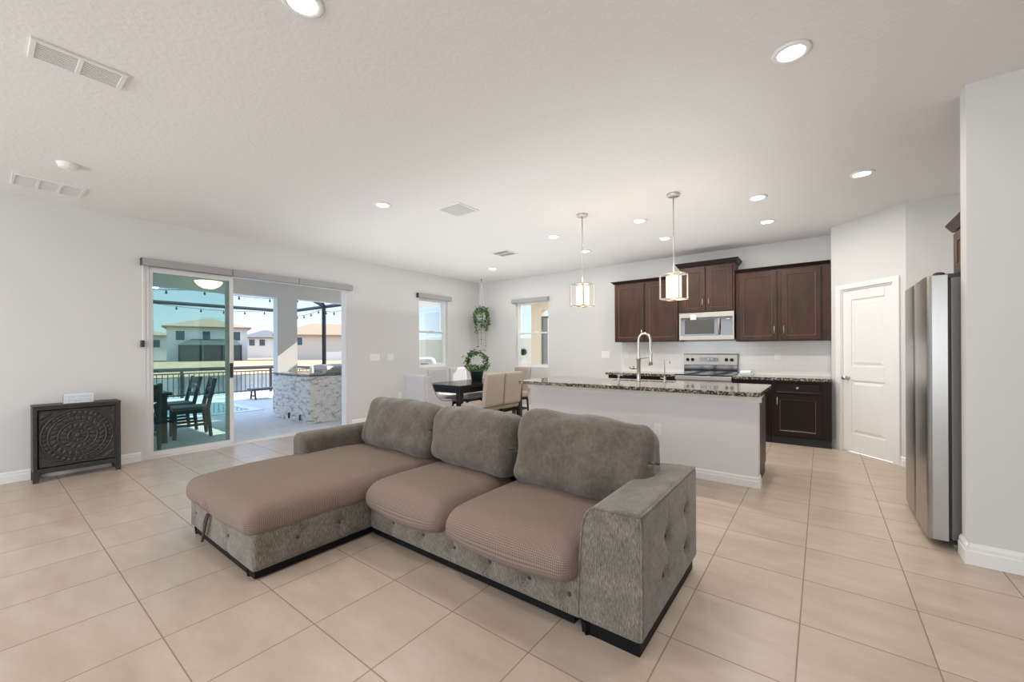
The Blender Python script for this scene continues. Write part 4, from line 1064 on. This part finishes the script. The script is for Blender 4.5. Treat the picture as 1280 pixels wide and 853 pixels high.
# word block
t = thing('word_block', 'small white and pale blue wooden block sign on top of the carved cabinet', 'sign', (-6.31, 0.665, 0.765), R(0))
box('block', -0.03, 0.02, -0.11, 0.11, 0, 0.095, [M['block']][0], t, 0.002)
bm = nb()
random.seed(3)
for row, (z0, n_) in enumerate(((0.052, 9), (0.014, 10))):
    y = -0.10
    for k in range(n_):
        w_ = 0.2 / n_ * 0.72
        sty = random.choice((0, 1, 2))
        bx(bm, 0.0203, 0.0212, y, y + 0.003, z0, z0 + 0.027)
        if sty != 0: bx(bm, 0.0203, 0.0212, y + w_ - 0.003, y + w_, z0, z0 + 0.027)
        if sty != 1: bx(bm, 0.0203, 0.0212, y + 0.003, y + w_ - 0.003, z0 + 0.024, z0 + 0.027)
        bx(bm, 0.0203, 0.0212, y + 0.003, y + w_ - 0.003, z0 + 0.012, z0 + 0.015)
        y += 0.2 / n_
obj('lettering', bm, M['block_blue'], t)
box('block_side', -0.0305, 0.0195, -0.1125, -0.1102, 0.001, 0.094, M['block_side'], t)

# ================================================================== DINING
def dining_chair(label, x, y, rot, material, first=None):
    """seat centre at (x,y); back on local -y, facing local +y"""
    t = thing('dining_chair', label, 'chair', (x, y, 0), rot, 'upholstered chairs around the dining table')
    obj('seat', rbox(0.45, 0.44, 0.11, 0.03, 0.03), material, t, smooth=True, mtx=Matrix.Translation((0, 0.02, 0.455)))
    def f(co, nr):
        co.y -= 0.05 * ((co.z + 0.25) / 0.5) ** 1.0; return co
    obj('backrest', rbox(0.43, 0.07, 0.50, 0.025, 0.03, f), material, t, smooth=True, mtx=Matrix.Translation((0, -0.20, 0.72)))
    bm = nb(); bx(bm, -0.205, 0.205, -0.185, 0.215, 0.35, 0.40); obj('seat_frame', bm, M['dining_black'], t, bevel=0.003)
    for sx_ in (-0.19, 0.19):
        for sy_ in (-0.18, 0.20):
            bm = nb(); k = -0.03 if sy_ < 0 else 0.0
            tube(bm, [(sx_, sy_ + k, 0), (sx_, sy_, 0.36)], [0.022, 0.028], 4); obj('leg', bm, M['dining_black'], t)
    bm = nb(); bx(bm, -0.19, 0.19, -0.20, -0.175, 0.16, 0.19); bx(bm, -0.201, -0.179, -0.18, 0.20, 0.16, 0.185); bx(bm, 0.179, 0.201, -0.18, 0.20, 0.16, 0.185)
    obj('stretcher', bm, M['dining_black'], t)
    return t
dining_chair('beige upholstered chair on the near long side, closer to the camera', -4.06, 4.60, R(90), M['dining_fabric'])
dining_chair('beige upholstered chair on the near long side, farther toward the window', -4.06, 5.05, R(90), M['dining_fabric'])
dining_chair('pale chair by the left wall window, nearer end of the table', -5.40, 5.14, R(-90), M['dining_fabric_grey'])
dining_chair('pale chair by the left wall window, farther end of the table', -5.40, 5.68, R(-90), M['dining_fabric_grey'])
dining_chair('beige chair at the far end of the table under the back wall window', -4.76, 6.32, R(170), M['dining_fabric'])
# host chair with swooping arms at the near end
t = thing('host_chair', 'pale grey wing-arm chair with nailhead trim at the near end of the table', 'chair', (-4.66, 4.06, 0), R(0), 'upholstered chairs around the dining table')
obj('seat', rbox(0.50, 0.46, 0.14, 0.04, 0.03), M['dining_fabric_grey'], t, smooth=True, mtx=Matrix.Translation((0, 0.03, 0.44)))
def f(co, nr): co.y -= 0.06 * ((co.z + 0.30) / 0.6); return co
obj('backrest', rbox(0.42, 0.09, 0.60, 0.03, 0.03, f), M['dining_fabric_grey'], t, smooth=True, mtx=Matrix.Translation((0, -0.17, 0.66)))
for s in (-1, 1):
    bm = nb(); pr = [(-0.20, 0.38), (-0.24, 0.93), (-0.16, 0.93), (-0.12, 0.80), (-0.06, 0.68), (0.03, 0.60), (0.14, 0.575), (0.26, 0.57), (0.27, 0.55), (0.26, 0.38)]
    prism(bm, pr, 'x', s * 0.225 - 0.022, s * 0.225 + 0.022); ar = obj('arm', bm, M['dining_fabric_grey'], t, bevel=0.012)
    bm = nb(); tube(bm, [(s * 0.249, a, b - 0.012) for a, b in pr[2:8]], 0.005, 6); obj('nailhead_trim', bm, M['nail'], ar, smooth=True)
for sx_ in (-0.2, 0.2):
    for sy_ in (-0.17, 0.22):
        bm = nb(); tube(bm, [(sx_, sy_, 0), (sx_, sy_, 0.38)], [0.02, 0.027], 4); obj('leg', bm, M['dining_black'], t)
# table
t = thing('dining_table', 'glossy black rectangular dining table in the far corner', 'table', (-4.75, 5.22, 0))
box('tabletop', -0.42, 0.42, -0.82, 0.82, 0.725, 0.765, M['dining_black'], t, 0.004)
bm = nb(); bx(bm, -0.37, 0.37, -0.77, -0.745, 0.64, 0.725); bx(bm, -0.37, 0.37, 0.745, 0.77, 0.64, 0.725); bx(bm, -0.37, -0.345, -0.745, 0.745, 0.64, 0.725); bx(bm, 0.345, 0.37, -0.745, 0.745, 0.64, 0.725)
obj('apron', bm, M['dining_black'], t)
for sx_ in (-0.365, 0.365):
    for sy_ in (-0.765, 0.765): box('leg', sx_ - 0.04, sx_ + 0.04, sy_ - 0.04, sy_ + 0.04, 0, 0.724, M['dining_black'], t, 0.003)

def leaves(centres, size, seed, droop=0.4):
    bm = nb(); rnd = random.Random(seed)
    for p in centres:
        p = Vector(p); s = size * rnd.uniform(0.7, 1.25)
        q = Matrix.Rotation(rnd.uniform(0, 2 * PI), 4, 'Z') @ Matrix.Rotation(rnd.uniform(-0.9, 0.9), 4, 'X') @ Matrix.Rotation(rnd.uniform(-0.6, 0.6), 4, 'Y')
        V = [Vector(c) * s for c in ((0, 0, 0), (0.42, 0.35, 0.08), (0.36, 0.75, 0.02), (0, 1.1, -0.12), (-0.36, 0.75, 0.02), (-0.42, 0.35, 0.08), (0, 0.5, -0.05))]
        vs = [bm.verts.new(p + q @ v) for v in V]
        for a, b in ((0, 1), (1, 2), (2, 3), (3, 4), (4, 5), (5, 0)): bm.faces.new((vs[a], vs[b], vs[6]))
    return bm
# hoop vine in pot on the table
t = thing('potted_vine', 'leafy vine trained on a hoop in a dark teal pot on the dining table', 'plant', (-4.80, 5.30, 0.765))
bm = nb(); lathe(bm, [(0.0, 0.004), (0.085, 0.004), (0.09, 0.0), (0.115, 0.165), (0.125, 0.168), (0.125, 0.19), (0.112, 0.19), (0.104, 0.16), (0.0, 0.155)], n=28); obj('pot', bm, M['pot_green'], t, smooth=True)
ca, sa = math.cos(YAW), math.sin(YAW); hoop = []
for k in range(41):
    a = 2 * PI * k / 40; r1 = 0.165; u = r1 * math.sin(a); hoop.append((u * ca, u * sa, 0.335 - r1 * math.cos(a)))
bm = nb(); tube(bm, hoop, 0.006, 6, cap=False); obj('hoop_stem', bm, mat('vine_stem', (0.10, 0.08, 0.04), 0.8), t)
rnd = random.Random(5); cs = []
for k in range(620):
    a = rnd.uniform(0, 2 * PI); r1 = 0.165 + rnd.gauss(0, 0.022) + 0.02 * max(0, -math.cos(a - 0.2) * -1); u = r1 * math.sin(a)
    cs.append((u * ca + rnd.gauss(0, 0.02), u * sa + rnd.gauss(0, 0.02), 0.335 - r1 * math.cos(a) + rnd.gauss(0, 0.012)))
for k in range(160):
    a = rnd.uniform(0, 2 * PI); rr_ = rnd.uniform(0, 0.15); cs.append((rr_ * math.cos(a) * 1.2, rr_ * math.sin(a) * 1.2, 0.19 + rnd.uniform(0, 0.09)))
obj('foliage', leaves(cs, 0.036, 2), M['leaf'], t)
# hanging plant
t = thing('hanging_plant', 'trailing green plant in white pot hung from the ceiling in the far corner', 'plant', (-6.06, 6.86, CEIL))
bm = nb(); lathe(bm, [(0.02, 0), (0.02, -0.008), (0.006, -0.012), (0.004, -0.03), (0, -0.031)], n=12); tube(bm, [(0, 0, -0.02), (0, 0, -0.055), (0.012, 0, -0.06), (0.012, 0, -0.045)], 0.003, 6); obj('ceiling_hook', bm, M['hinge'], t)
bm = nb()
for a in (0.4, 2.5, 4.6): tube(bm, [(0.005, 0, -0.055), (0.06 * math.cos(a), 0.06 * math.sin(a), -0.62), (0.10 * math.cos(a), 0.10 * math.sin(a), -0.76)], 0.003, 5)
obj('hanger_cord', bm, M['white_plastic'], t)
bm = nb(); lathe(bm, [(0, -0.94), (0.07, -0.935), (0.095, -0.86), (0.105, -0.77), (0.11, -0.765), (0.11, -0.75), (0.10, -0.75), (0.095, -0.78), (0, -0.79)], n=24); obj('pot', bm, M['pot_white'], t, smooth=True)
rnd = random.Random(9); cs = []
for k in range(260):
    a = rnd.uniform(0, 2 * PI); rr_ = 0.17 * math.sqrt(rnd.random()); cs.append((rr_ * math.cos(a), rr_ * math.sin(a), -0.68 - 0.9 * rr_ * rnd.random() + rnd.uniform(-0.04, 0.07)))
strands = []
for k in range(16):
    a = 2 * PI * k / 16 + rnd.uniform(-0.2, 0.2); L_ = rnd.choice((0.18, 0.25, 0.3, 0.35, 0.45, 0.72, 0.80) if k % 4 else (0.75, 0.85)); p = []
    if k % 2: L_ = min(L_, 0.38)
    for j in range(12):
        s = j / 11; p.append((math.cos(a) * (0.10 + 0.09 * min(1, s * 3)) * (1 - 0.35 * s), math.sin(a) * (0.10 + 0.09 * min(1, s * 3)) * (1 - 0.35 * s), -0.74 - L_ * s + 0.05 * math.sin(min(1, s * 4) * PI)))
        if j > 0 and L_ * s < 0.45:
            for q_ in range(3): cs.append((p[-1][0] + rnd.gauss(0, 0.012), p[-1][1] + rnd.gauss(0, 0.012), p[-1][2] + rnd.gauss(0, 0.015)))
        elif j % 2 == 1: cs.append(p[-1])
    strands.append(p)
bm = nb()
for p in strands: tube(bm, p, 0.0022, 4)
obj('trailing_stems', bm, M['leaf'], t)
obj('foliage', leaves(cs, 0.042, 4), M['leaf_light'], t)

# ================================================================== OUTSIDE
PZ = -0.02
S(box('patio_floor', -15.0, XL - T - 0.001, -8, 14, -0.12, PZ, M['concrete']), 'grey concrete patio and pool deck')
LX0, LX1 = -9.2, -9.0
bm = nb()
bx(bm, LX0, LX1, 0.50, 3.80, 2.42, 2.72); bx(bm, LX0, LX1, 3.80, 4.20, PZ, 2.72); bx(bm, LX0, LX1, 4.20, 5.40, 2.42, 2.72); bx(bm, LX0, LX1, 5.40, 5.75, PZ, 2.72)
bx(bm, LX0, LX1, 0.25, 0.50, PZ, 2.72)
S(obj('wall_lanai', bm, M['stucco']), 'stucco pier and header of the covered patio')
S(box('ceiling_lanai', LX0 - 0.3, XL - T, 0.25, 5.75, 2.72, 2.95, M['stucco']), 'covered patio ceiling')
# porch beyond the dining corner
S(box('ceiling_porch', -11.4, XL - T - 0.001, 6.6, 8.75, 2.70, 2.92, M['stucco']), 'porch roof edge seen through the left window')
bm = nb(); bx(bm, -7.6, -3.0, 8.9, 9.9, 2.62, 2.80); bx(bm, -6.60, -3.0, 9.6, 9.78, 2.42, 2.62); bx(bm, -6.60, -6.24, 9.6, 9.78, PZ, 2.42)
S(obj('wall_porch', bm, M['stucco_tan']), 'tan stucco porch pier and soffit seen through the back window')
bm = nb(); bx(bm, -6.24, -6.17, 9.58, 9.80, 0.0, 2.24); bx(bm, -6.17, -5.3, 9.58, 9.64, 2.18, 2.24)
S(obj('trim_2', bm, mat('dark_door_trim', (0.10, 0.10, 0.10), 0.6)), 'dark edge of porch opening')
# stone grill island
t = thing('grill_island', 'outdoor kitchen counter clad in pale stacked stone on the patio', 'outdoor kitchen', (-8.1, 4.2, PZ))
K = Matrix.Translation((8.1, -4.2, 0))
def dst(co, nr):
    nn = noise.noise(Vector((co.x * 9, co.y * 9, co.z * 20))) * 0.016 + noise.noise(Vector((co.x * 25, co.y * 25, co.z * 40))) * 0.008
    return co + nr * nn
obj('stone_base', rbox(1.50, 0.0 + 1.65, 0.86, 0.012, 0.022, dst), M['stone'], t, mtx=Matrix.Translation((0.0, 0.265, 0.43)))
box('granite_top', -0.77, 0.77, -0.58, 1.11, 0.87, 0.90, M['granite'], t, 0.005)
for x in (0.0, 0.44): box('vent_slot', x - 0.03, x + 0.0, -0.59, -0.572, 0.04, 0.15, M['bronze'], t)
t = thing('gas_grill', 'stainless grill set into the stone patio counter', 'grill', (-7.75, 4.3, 0.88))
bm = nb(); bx(bm, -0.28, 0.30, -0.30, 0.42, 0, 0.06); obj('grill_body', bm, M['steel'], t, bevel=0.005)
bm = nb(); prism(bm, [(-0.26, 0.0605), (-0.22, 0.15), (0.05, 0.165), (0.26, 0.13), (0.29, 0.0605)], 'y', -0.27, 0.40); obj('grill_hood', bm, M['steel'], t, bevel=0.01)
bm = nb(); tube(bm, [(0.29, -0.2, 0.09), (0.33, -0.2, 0.10), (0.33, 0.3, 0.10), (0.29, 0.3, 0.09)], 0.01, 8); obj('hood_handle', bm, M['steel'], t, smooth=True)
bm = nb()
for k in range(9): bx(bm, -0.22 + k * 0.045, -0.20 + k * 0.045, -0.302, -0.2995, 0.015, 0.05)
obj('vent_holes', bm, M['black'], t)
tag(obj('bottle', rbox(0.06, 0.06, 0.13, 0.02, 0.012), M['pot_white'], smooth=True), 'small pale container on the stone counter beside the grill', 'bottle').location = (-7.55, 3.78, 0.947)
t = thing('ceiling_lamp', 'lit amber glass bowl lamp on covered patio ceiling', 'ceiling light', (-8.35, 2.42, 2.72))
bm = nb(); lathe(bm, [(0.10, 0), (0.10, -0.02), (0.02, -0.03), (0.02, -0.20), (0.10, -0.215)], n=24); obj('lamp_base', bm, M['bronze'], t, smooth=True)
bm = nb(); lathe(bm, [(0.0, -0.345), (0.08, -0.335), (0.15, -0.295), (0.19, -0.245), (0.20, -0.22), (0.03, -0.216)][::1], n=28); obj('glass_bowl', bm, M['lanai_bowl'], t, smooth=True)

# pool, cage, fence
bm = nb(); bx(bm, -12.5, -10.25, -2.0, 3.75, PZ, PZ + 0.004); pool = S(obj('pool', bm, M['pool']), 'turquoise swimming pool'); pool['kind'] = 'stuff'
bm = nb()
for r_ in ((-12.7, -12.5, -2.2, 3.95), (-10.25, -10.05, -2.2, 3.95), (-12.5, -10.25, 3.75, 3.95), (-12.5, -10.25, -2.2, -2.0)): bx(bm, *r_[:2], *r_[2:], PZ, PZ + 0.012)
S(obj('trim_3', bm, M['vinyl']), 'pale pool coping')
t = thing('screen_enclosure', 'dark metal frame of the pool screen enclosure beyond the patio', 'enclosure', (-13, 5.72, PZ))
K = Matrix.Translation((13, -5.72, -PZ)); g = 0.035
def beam(name, a, b, s=g):
    bm = nb(); a, b = Vector(a), Vector(b); tube(bm, [a, b], s * 1.3, 4); return obj(name, bm, M['bronze'], t, mtx=K)
beam('top_beam', (-13, -5, 2.53), (-13, 5.72, 2.53)); beam('top_beam', (-13, 5.72, 2.50), (-9.25, 5.72, 2.50))
beam('mid_rail', (-13, -5, 0.84), (-13, 5.72, 0.84)); beam('mid_rail', (-13, 5.72, 0.84), (-9.25, 5.72, 0.84), 0.025)
for y in (-4.9, -1.6, 5.72): beam('post', (-13, y, PZ), (-13, y, 2.53))
beam('post', (-10.74, 5.72, PZ), (-10.74, 5.72, 2.5), 0.045)
beam('roof_beam', (-10.74, 5.72, 2.52), (-11.9, 5.72, 2.72) if False else (-12.1, 5.0, 3.3)); beam('roof_beam', (-10.74, 5.72, 2.52), (-9.3, 4.6, 2.95))
# string lights along the beams
def string_light(label, pts_, n_):
    tt = thing('string_lights', label, 'string lights', pts_[0]); o0 = Vector(pts_[0])
    P_ = []
    for (a, b) in zip(pts_, pts_[1:]):
        a, b = Vector(a), Vector(b)
        for k in range(13):
            f_ = k / 12; P_.append(a.lerp(b, f_) - Vector((0, 0, 0.10 * math.sin(PI * f_))) - o0)
    bm = nb(); tube(bm, P_, 0.006, 5); obj('cord', bm, M['bronze'], tt)
    R_ = resample(P_, n_ + 2)[1:-1]
    for p in R_:
        bm = nb(); lathe(bm, [(0.01, 0), (0.014, -0.03), (0.024, -0.06), (0.016, -0.08), (0, -0.09)], n=8, mtx=Matrix.Translation(p)); obj('bulb', bm, M['bronze'], tt, smooth=True)
string_light('string of bulbs along the far beam, seen through the tinted glass', [(-12.9, -1.0, 2.55), (-12.9, 2.2, 2.52), (-12.9, 5.6, 2.5)], 12)
string_light('string of bulbs along the side beam, above the grill', [(-12.9, 5.65, 2.42), (-10.8, 5.65, 2.42), (-9.3, 5.65, 2.42)], 8)
string_light('string of bulbs sagging higher under the patio edge', [(-10.6, 0.4, 2.65), (-10.6, 2.9, 2.62), (-10.6, 5.6, 2.72)], 7)
t = thing('metal_fence', 'black metal picket fence along the pond behind the deck', 'fence', (-14.5, 2, -0.02))
bm = nb(); bx(bm, -0.012, 0.012, -11, 12, 0.68, 0.71); bx(bm, -0.012, 0.012, -11, 12, 0.06, 0.09); bx(bm, -0.012, 0.012, -11, 12, 0.58, 0.60); obj('fence_rail', bm, M['bronze'], t)
bm = nb()
for k in range(190): y = -11 + k * 0.12; bx(bm, -0.008, 0.008, y - 0.008, y + 0.008, 0.03, 0.70)
o = obj('fence_pickets', bm, M['bronze'], t); o['kind'] = 'stuff'
for k in range(10):
    bm = nb(); y = -10.2 + k * 2.35; bx(bm, -0.03, 0.03, y - 0.03, y + 0.03, -0.05, 0.78); obj('fence_post', bm, M['bronze'], t)
t = thing('patio_bench', 'low dark bench on the sunny deck by the fence', 'bench', (-12.45, 4.95, PZ))
box('bench_top', -0.18, 0.18, -0.42, 0.42, 0.25, 0.30, M['patio_dark'], t, 0.005)
for y in (-0.33, 0.33):
    bm = nb(); tube(bm, [(-0.16, y, 0), (-0.10, y, 0.25)], 0.025, 4); tube(bm, [(0.16, y, 0), (0.10, y, 0.25)], 0.025, 4); tube(bm, [(-0.12, y, 0.10), (0.12, y, 0.10)], 0.02, 4); obj('leg', bm, M['patio_dark'], t)

# patio dining set
t = thing('patio_table', 'dark wooden patio table behind the tinted door glass', 'table', (-8.25, 1.25, PZ))
box('tabletop', -0.75, 0.75, -0.65, 0.48, 0.69, 0.735, M['patio_dark'], t, 0.005)
bm = nb(); bx(bm, -0.68, 0.68, -0.58, -0.55, 0.60, 0.69); bx(bm, -0.68, 0.68, 0.38, 0.41, 0.60, 0.69); bx(bm, 0.65, 0.68, -0.55, 0.38, 0.60, 0.69); bx(bm, -0.68, -0.65, -0.55, 0.38, 0.60, 0.69); obj('apron', bm, M['patio_dark'], t)
for x in (-0.66, 0.66):
    for y in (-0.56, 0.39): box('leg', x - 0.04, x + 0.04, y - 0.04, y + 0.04, 0, 0.69, M['patio_dark'], t)
def patio_chair(label, x, y, rot):
    t = thing('patio_chair', label, 'chair', (x, y, PZ), rot, 'dark slat back chairs around the patio table')
    box('seat', -0.22, 0.22, -0.21, 0.22, 0.43, 0.475, M['patio_seat'], t, 0.008)
    bm = nb(); bx(bm, -0.20, 0.20, -0.19, 0.20, 0.375, 0.43); obj('seat_frame', bm, M['patio_dark'], t)
    bm = nb()
    for z, h_ in ((0.60, 0.06), (0.72, 0.05), (0.83, 0.11)):
        y_ = -0.205 - 0.10 * (z - 0.45) / 0.45; bx(bm, -0.20, 0.20, y_ - 0.012, y_ + 0.012, z - h_ / 2, z + h_ / 2)
    obj('backrest', bm, M['patio_dark'], t, bevel=0.003)
    for s in (-0.205, 0.205):
        bm = nb(); tube(bm, [(s, -0.24, 0), (s, -0.20, 0.44), (s, -0.30, 0.90)], [0.024, 0.03, 0.026], 4); obj('leg', bm, M['patio_dark'], t)
        bm = nb(); tube(bm, [(s, 0.20, 0), (s, 0.20, 0.43)], 0.028, 4); obj('leg', bm, M['patio_dark'], t)
    bm = nb(); bx(bm, -0.215, -0.19, -0.22, 0.20, 0.18, 0.215); bx(bm, 0.19, 0.215, -0.22, 0.20, 0.18, 0.215); bx(bm, -0.20, 0.20, 0.19, 0.21, 0.18, 0.215); obj('stretcher', bm, M['patio_dark'], t)
patio_chair('dark patio chair seen from behind, nearest the tinted glass', -7.30, 1.28, R(90))
patio_chair('dark patio chair at the right side of the table, shown side on', -7.86, 2.02, R(172))
patio_chair('dark patio chair at the right side of the table, farther from the glass', -8.62, 2.02, R(180))

# land, pond, houses
bm = nb()
for (x0, z0, x1, z1) in ((-15.0, -0.25, -17.5, -0.75), (-36, -0.75, -58, -0.05), (-58, -0.05, -220, -0.05)):
    vs = [bm.verts.new(p) for p in ((x0, -120, z0), (x0, 220, z0), (x1, 220, z1), (x1, -120, z1))]; bm.faces.new(vs)
bm2 = [bm.verts.new(p) for p in ((-15.0, 14, -0.13), (30, 14, -0.13), (30, 220, -0.13), (-15.0, 220, -0.25))]; bm.faces.new(bm2)
vs = [bm.verts.new(p) for p in ((XL - T, YB + T, -0.125), (30, YB + T, -0.125), (30, 14, -0.125), (XL - T, 14, -0.125))]; bm.faces.new(vs)
S(obj('ground', bm, M['grass']), 'dry brown grass bank beyond the pond')
bm = nb(); vs = [bm.verts.new(p) for p in ((-17.0, -120, -0.65), (-17.0, 220, -0.65), (-38, 220, -0.65), (-38, -120, -0.65))]; bm.faces.new(vs)
o = obj('pond', bm, M['water']); tag(o, 'pale still pond water behind the metal fence', 'pond', kind='stuff')

def house(name, label, centre, rot, wx, wy, h_, roofh, wallm, roofm, wins, ov=0.5, screen=None, sidewins=()):
    """front face looks along local +x; width wy along local y"""
    t = thing(name, label, 'house', (*centre, -0.05), rot, 'houses across the pond')
    box('house_walls', -wx / 2, wx / 2, -wy / 2, wy / 2, 0, h_, wallm, t)
    bm = nb(); a, b = wx / 2 + ov, wy / 2 + ov; rg = max(0.4, b - a)
    e_ = [bm.verts.new(p) for p in ((-a, -b, h_), (a, -b, h_), (a, b, h_), (-a, b, h_))]
    e2_ = [bm.verts.new(p) for p in ((-a, -b, h_ + 0.2), (a, -b, h_ + 0.2), (a, b, h_ + 0.2), (-a, b, h_ + 0.2))]
    r_ = [bm.verts.new(p) for p in ((0, -rg, h_ + roofh), (0, rg, h_ + roofh))]
    bm.faces.new(e_[::-1])
    for k in range(4): bm.faces.new((e_[k], e_[(k + 1) % 4], e2_[(k + 1) % 4], e2_[k]))
    bm.faces.new((e2_[0], e2_[1], r_[0])); bm.faces.new((e2_[1], e2_[2], r_[1], r_[0])); bm.faces.new((e2_[2], e2_[3], r_[1])); bm.faces.new((e2_[3], e2_[0], r_[0], r_[1]))
    obj('roof', bm, roofm, t)
    for (y, z, w_, hh) in wins:
        bm = nb(); bx(bm, wx / 2 - 0.05, wx / 2 + 0.06, y - w_ / 2 - 0.1, y + w_ / 2 + 0.1, z - hh / 2 - 0.1, z + hh / 2 + 0.1); f_ = obj('window', bm, M['vinyl'], t)
        box('pane', wx / 2 + 0.061, wx / 2 + 0.08, y - w_ / 2, y + w_ / 2, z - hh / 2, z + hh / 2, M['house_window'], f_)
    for (x, z, w_, hh) in sidewins:
        box('side_window', x - w_ / 2, x + w_ / 2, wy / 2 - 0.02, wy / 2 + 0.06, z - hh / 2, z + hh / 2, M['house_window'], t)
    if screen:
        y0, y1, dpt, sh = screen
        bm = nb(); bx(bm, wx / 2 + 0.001, wx / 2 + dpt, y0, y1, 0, sh); 
        top = [bm.verts.new(p) for p in ((wx / 2 + dpt + 0.1, y0 - 0.1, sh), (wx / 2 + dpt + 0.1, y1 + 0.1, sh), (wx / 2 + 0.002, y1 - 0.8, sh + 0.9), (wx / 2 + 0.002, y0 + 1.4, sh + 0.9))]
        bm.faces.new(top); a_ = bm.verts.new((wx / 2 + 0.002, y0 - 0.1, sh)); b_2 = bm.verts.new((wx / 2 + 0.002, y1 + 0.1, sh))
        bm.faces.new((top[0], top[3], a_)); bm.faces.new((top[1], b_2, top[2]))
        obj('screened_porch', bm, M['screen'], t)
        for yy in (y0 + 0.1, (y0 * 2 + y1) / 3, (y0 + 2 * y1) / 3, y1 - 0.1): box('porch_post', wx / 2 + dpt, wx / 2 + dpt + 0.08, yy - 0.08, yy + 0.08, 0, sh, M['bronze'], t)
    return t
# direction of the view ray to the house front middle ~ (-72, 20.5)
house('house', 'white two storey house with tan hip roof straight across the pond', (-77.0, 22.3), R(-16), 10, 9.6, 4.85, 1.75, M['house_white'], M['roof_tan'],
      [(-3.3, 3.7, 1.0, 1.3), (-0.3, 3.7, 0.9, 1.3), (3.4, 3.7, 0.9, 1.3)], screen=(-3.4, 3.9, 3.0, 2.3), sidewins=((2.5, 3.6, 0.8, 1.2),))
house('house', 'pale green-grey house at the left edge of the tinted glass', (-91.5, 17.2), R(-10), 9, 9, 3.9, 1.2, M['house_white'], M['roof_tan'], [(1.5, 2.7, 1.0, 1.2), (3.4, 2.7, 0.7, 1.2)])
house('house', 'distant white house with dark grey roof right of the big one', (-97, 38.5), R(-22), 9, 8.4, 4.1, 1.9, M['house_white'], M['roof_grey'], [(-2.4, 3.2, 1.0, 1.3), (-0.6, 3.2, 1.0, 1.3), (2.0, 2.2, 1.2, 1.6)])
house('house', 'long beige house with brown hip roof behind the grill', (-66.5, 36.5), R(-29), 9, 15.0, 3.75, 2.2, M['house_beige'], M['roof_tan'], [(-6.6, 2.9, 0.6, 1.1), (-4.4, 2.9, 0.9, 1.2), (5.5, 2.9, 0.9, 1.2)])
t = thing('vinyl_fence', 'white vinyl privacy fence panel beside the long beige house', 'fence', (-57.5, 31.2, -0.05), R(-29))
box('fence_panel', -0.05, 0.05, -0.2, 3.6, 0, 1.25, M['vinyl'], t)
for y in (-0.25, 1.7, 3.65): box('fence_post', -0.08, 0.08, y - 0.08, y + 0.08, 0, 1.35, M['vinyl'], t)
# seen through the dining windows
t = thing('privacy_fence', 'tan vinyl fence seen low in the left wall window', 'fence', (-11.4, 10.3, PZ), R(-41))
box('fence_panel', -0.03, 0.03, -2.2, 2.2, 0, 1.72, M['vinyl_tan'], t)
for y in (-2.2, 0.3, 2.2): box('fence_post', -0.06, 0.06, y - 0.06, y + 0.06, 0, 1.8, M['vinyl_tan'], t)
t = thing('covered_grill', 'rounded cream covered item outside the left wall window', 'covered grill', (-8.55, 7.35, PZ), R(48))
obj('grill_cover', rbox(0.6, 0.5, 1.13, (0.14, 0.14, 0.16), 0.04), M['vinyl'], t, smooth=True, mtx=Matrix.Translation((0, 0, 0.575)))
box('cover_strap', -0.1, 0.1, -0.262, -0.248, 0.95, 0.98, M['bronze'], t)
t = thing('side_gate', 'yellowish fence gate with round ornament outside the back window', 'gate', (-8.62, 11.9, PZ), R(20))
box('gate_panel', -0.45, 0.55, -0.04, 0.04, 0, 1.75, M['vinyl_tan'], t)
bm = nb(); bx(bm, -0.52, -0.45, -0.06, 0.06, 0, 1.85); bx(bm, 0.55, 0.62, -0.06, 0.06, 0, 1.85); obj('gate_post', bm, M['vinyl'], t)
bm = nb(); lathe(bm, [(0.12, 0), (0.12, 0.03), (0.07, 0.035), (0.07, 0)], n=20, mtx=Matrix.Translation((0.1, -0.041, 1.25)) @ Matrix.Rotation(R(90), 4, 'X')); obj('round_ornament', bm, M['bronze'], t)

for o_ in bpy.data.objects:
    if o_.type == 'EMPTY': o_.empty_display_size = 0.05
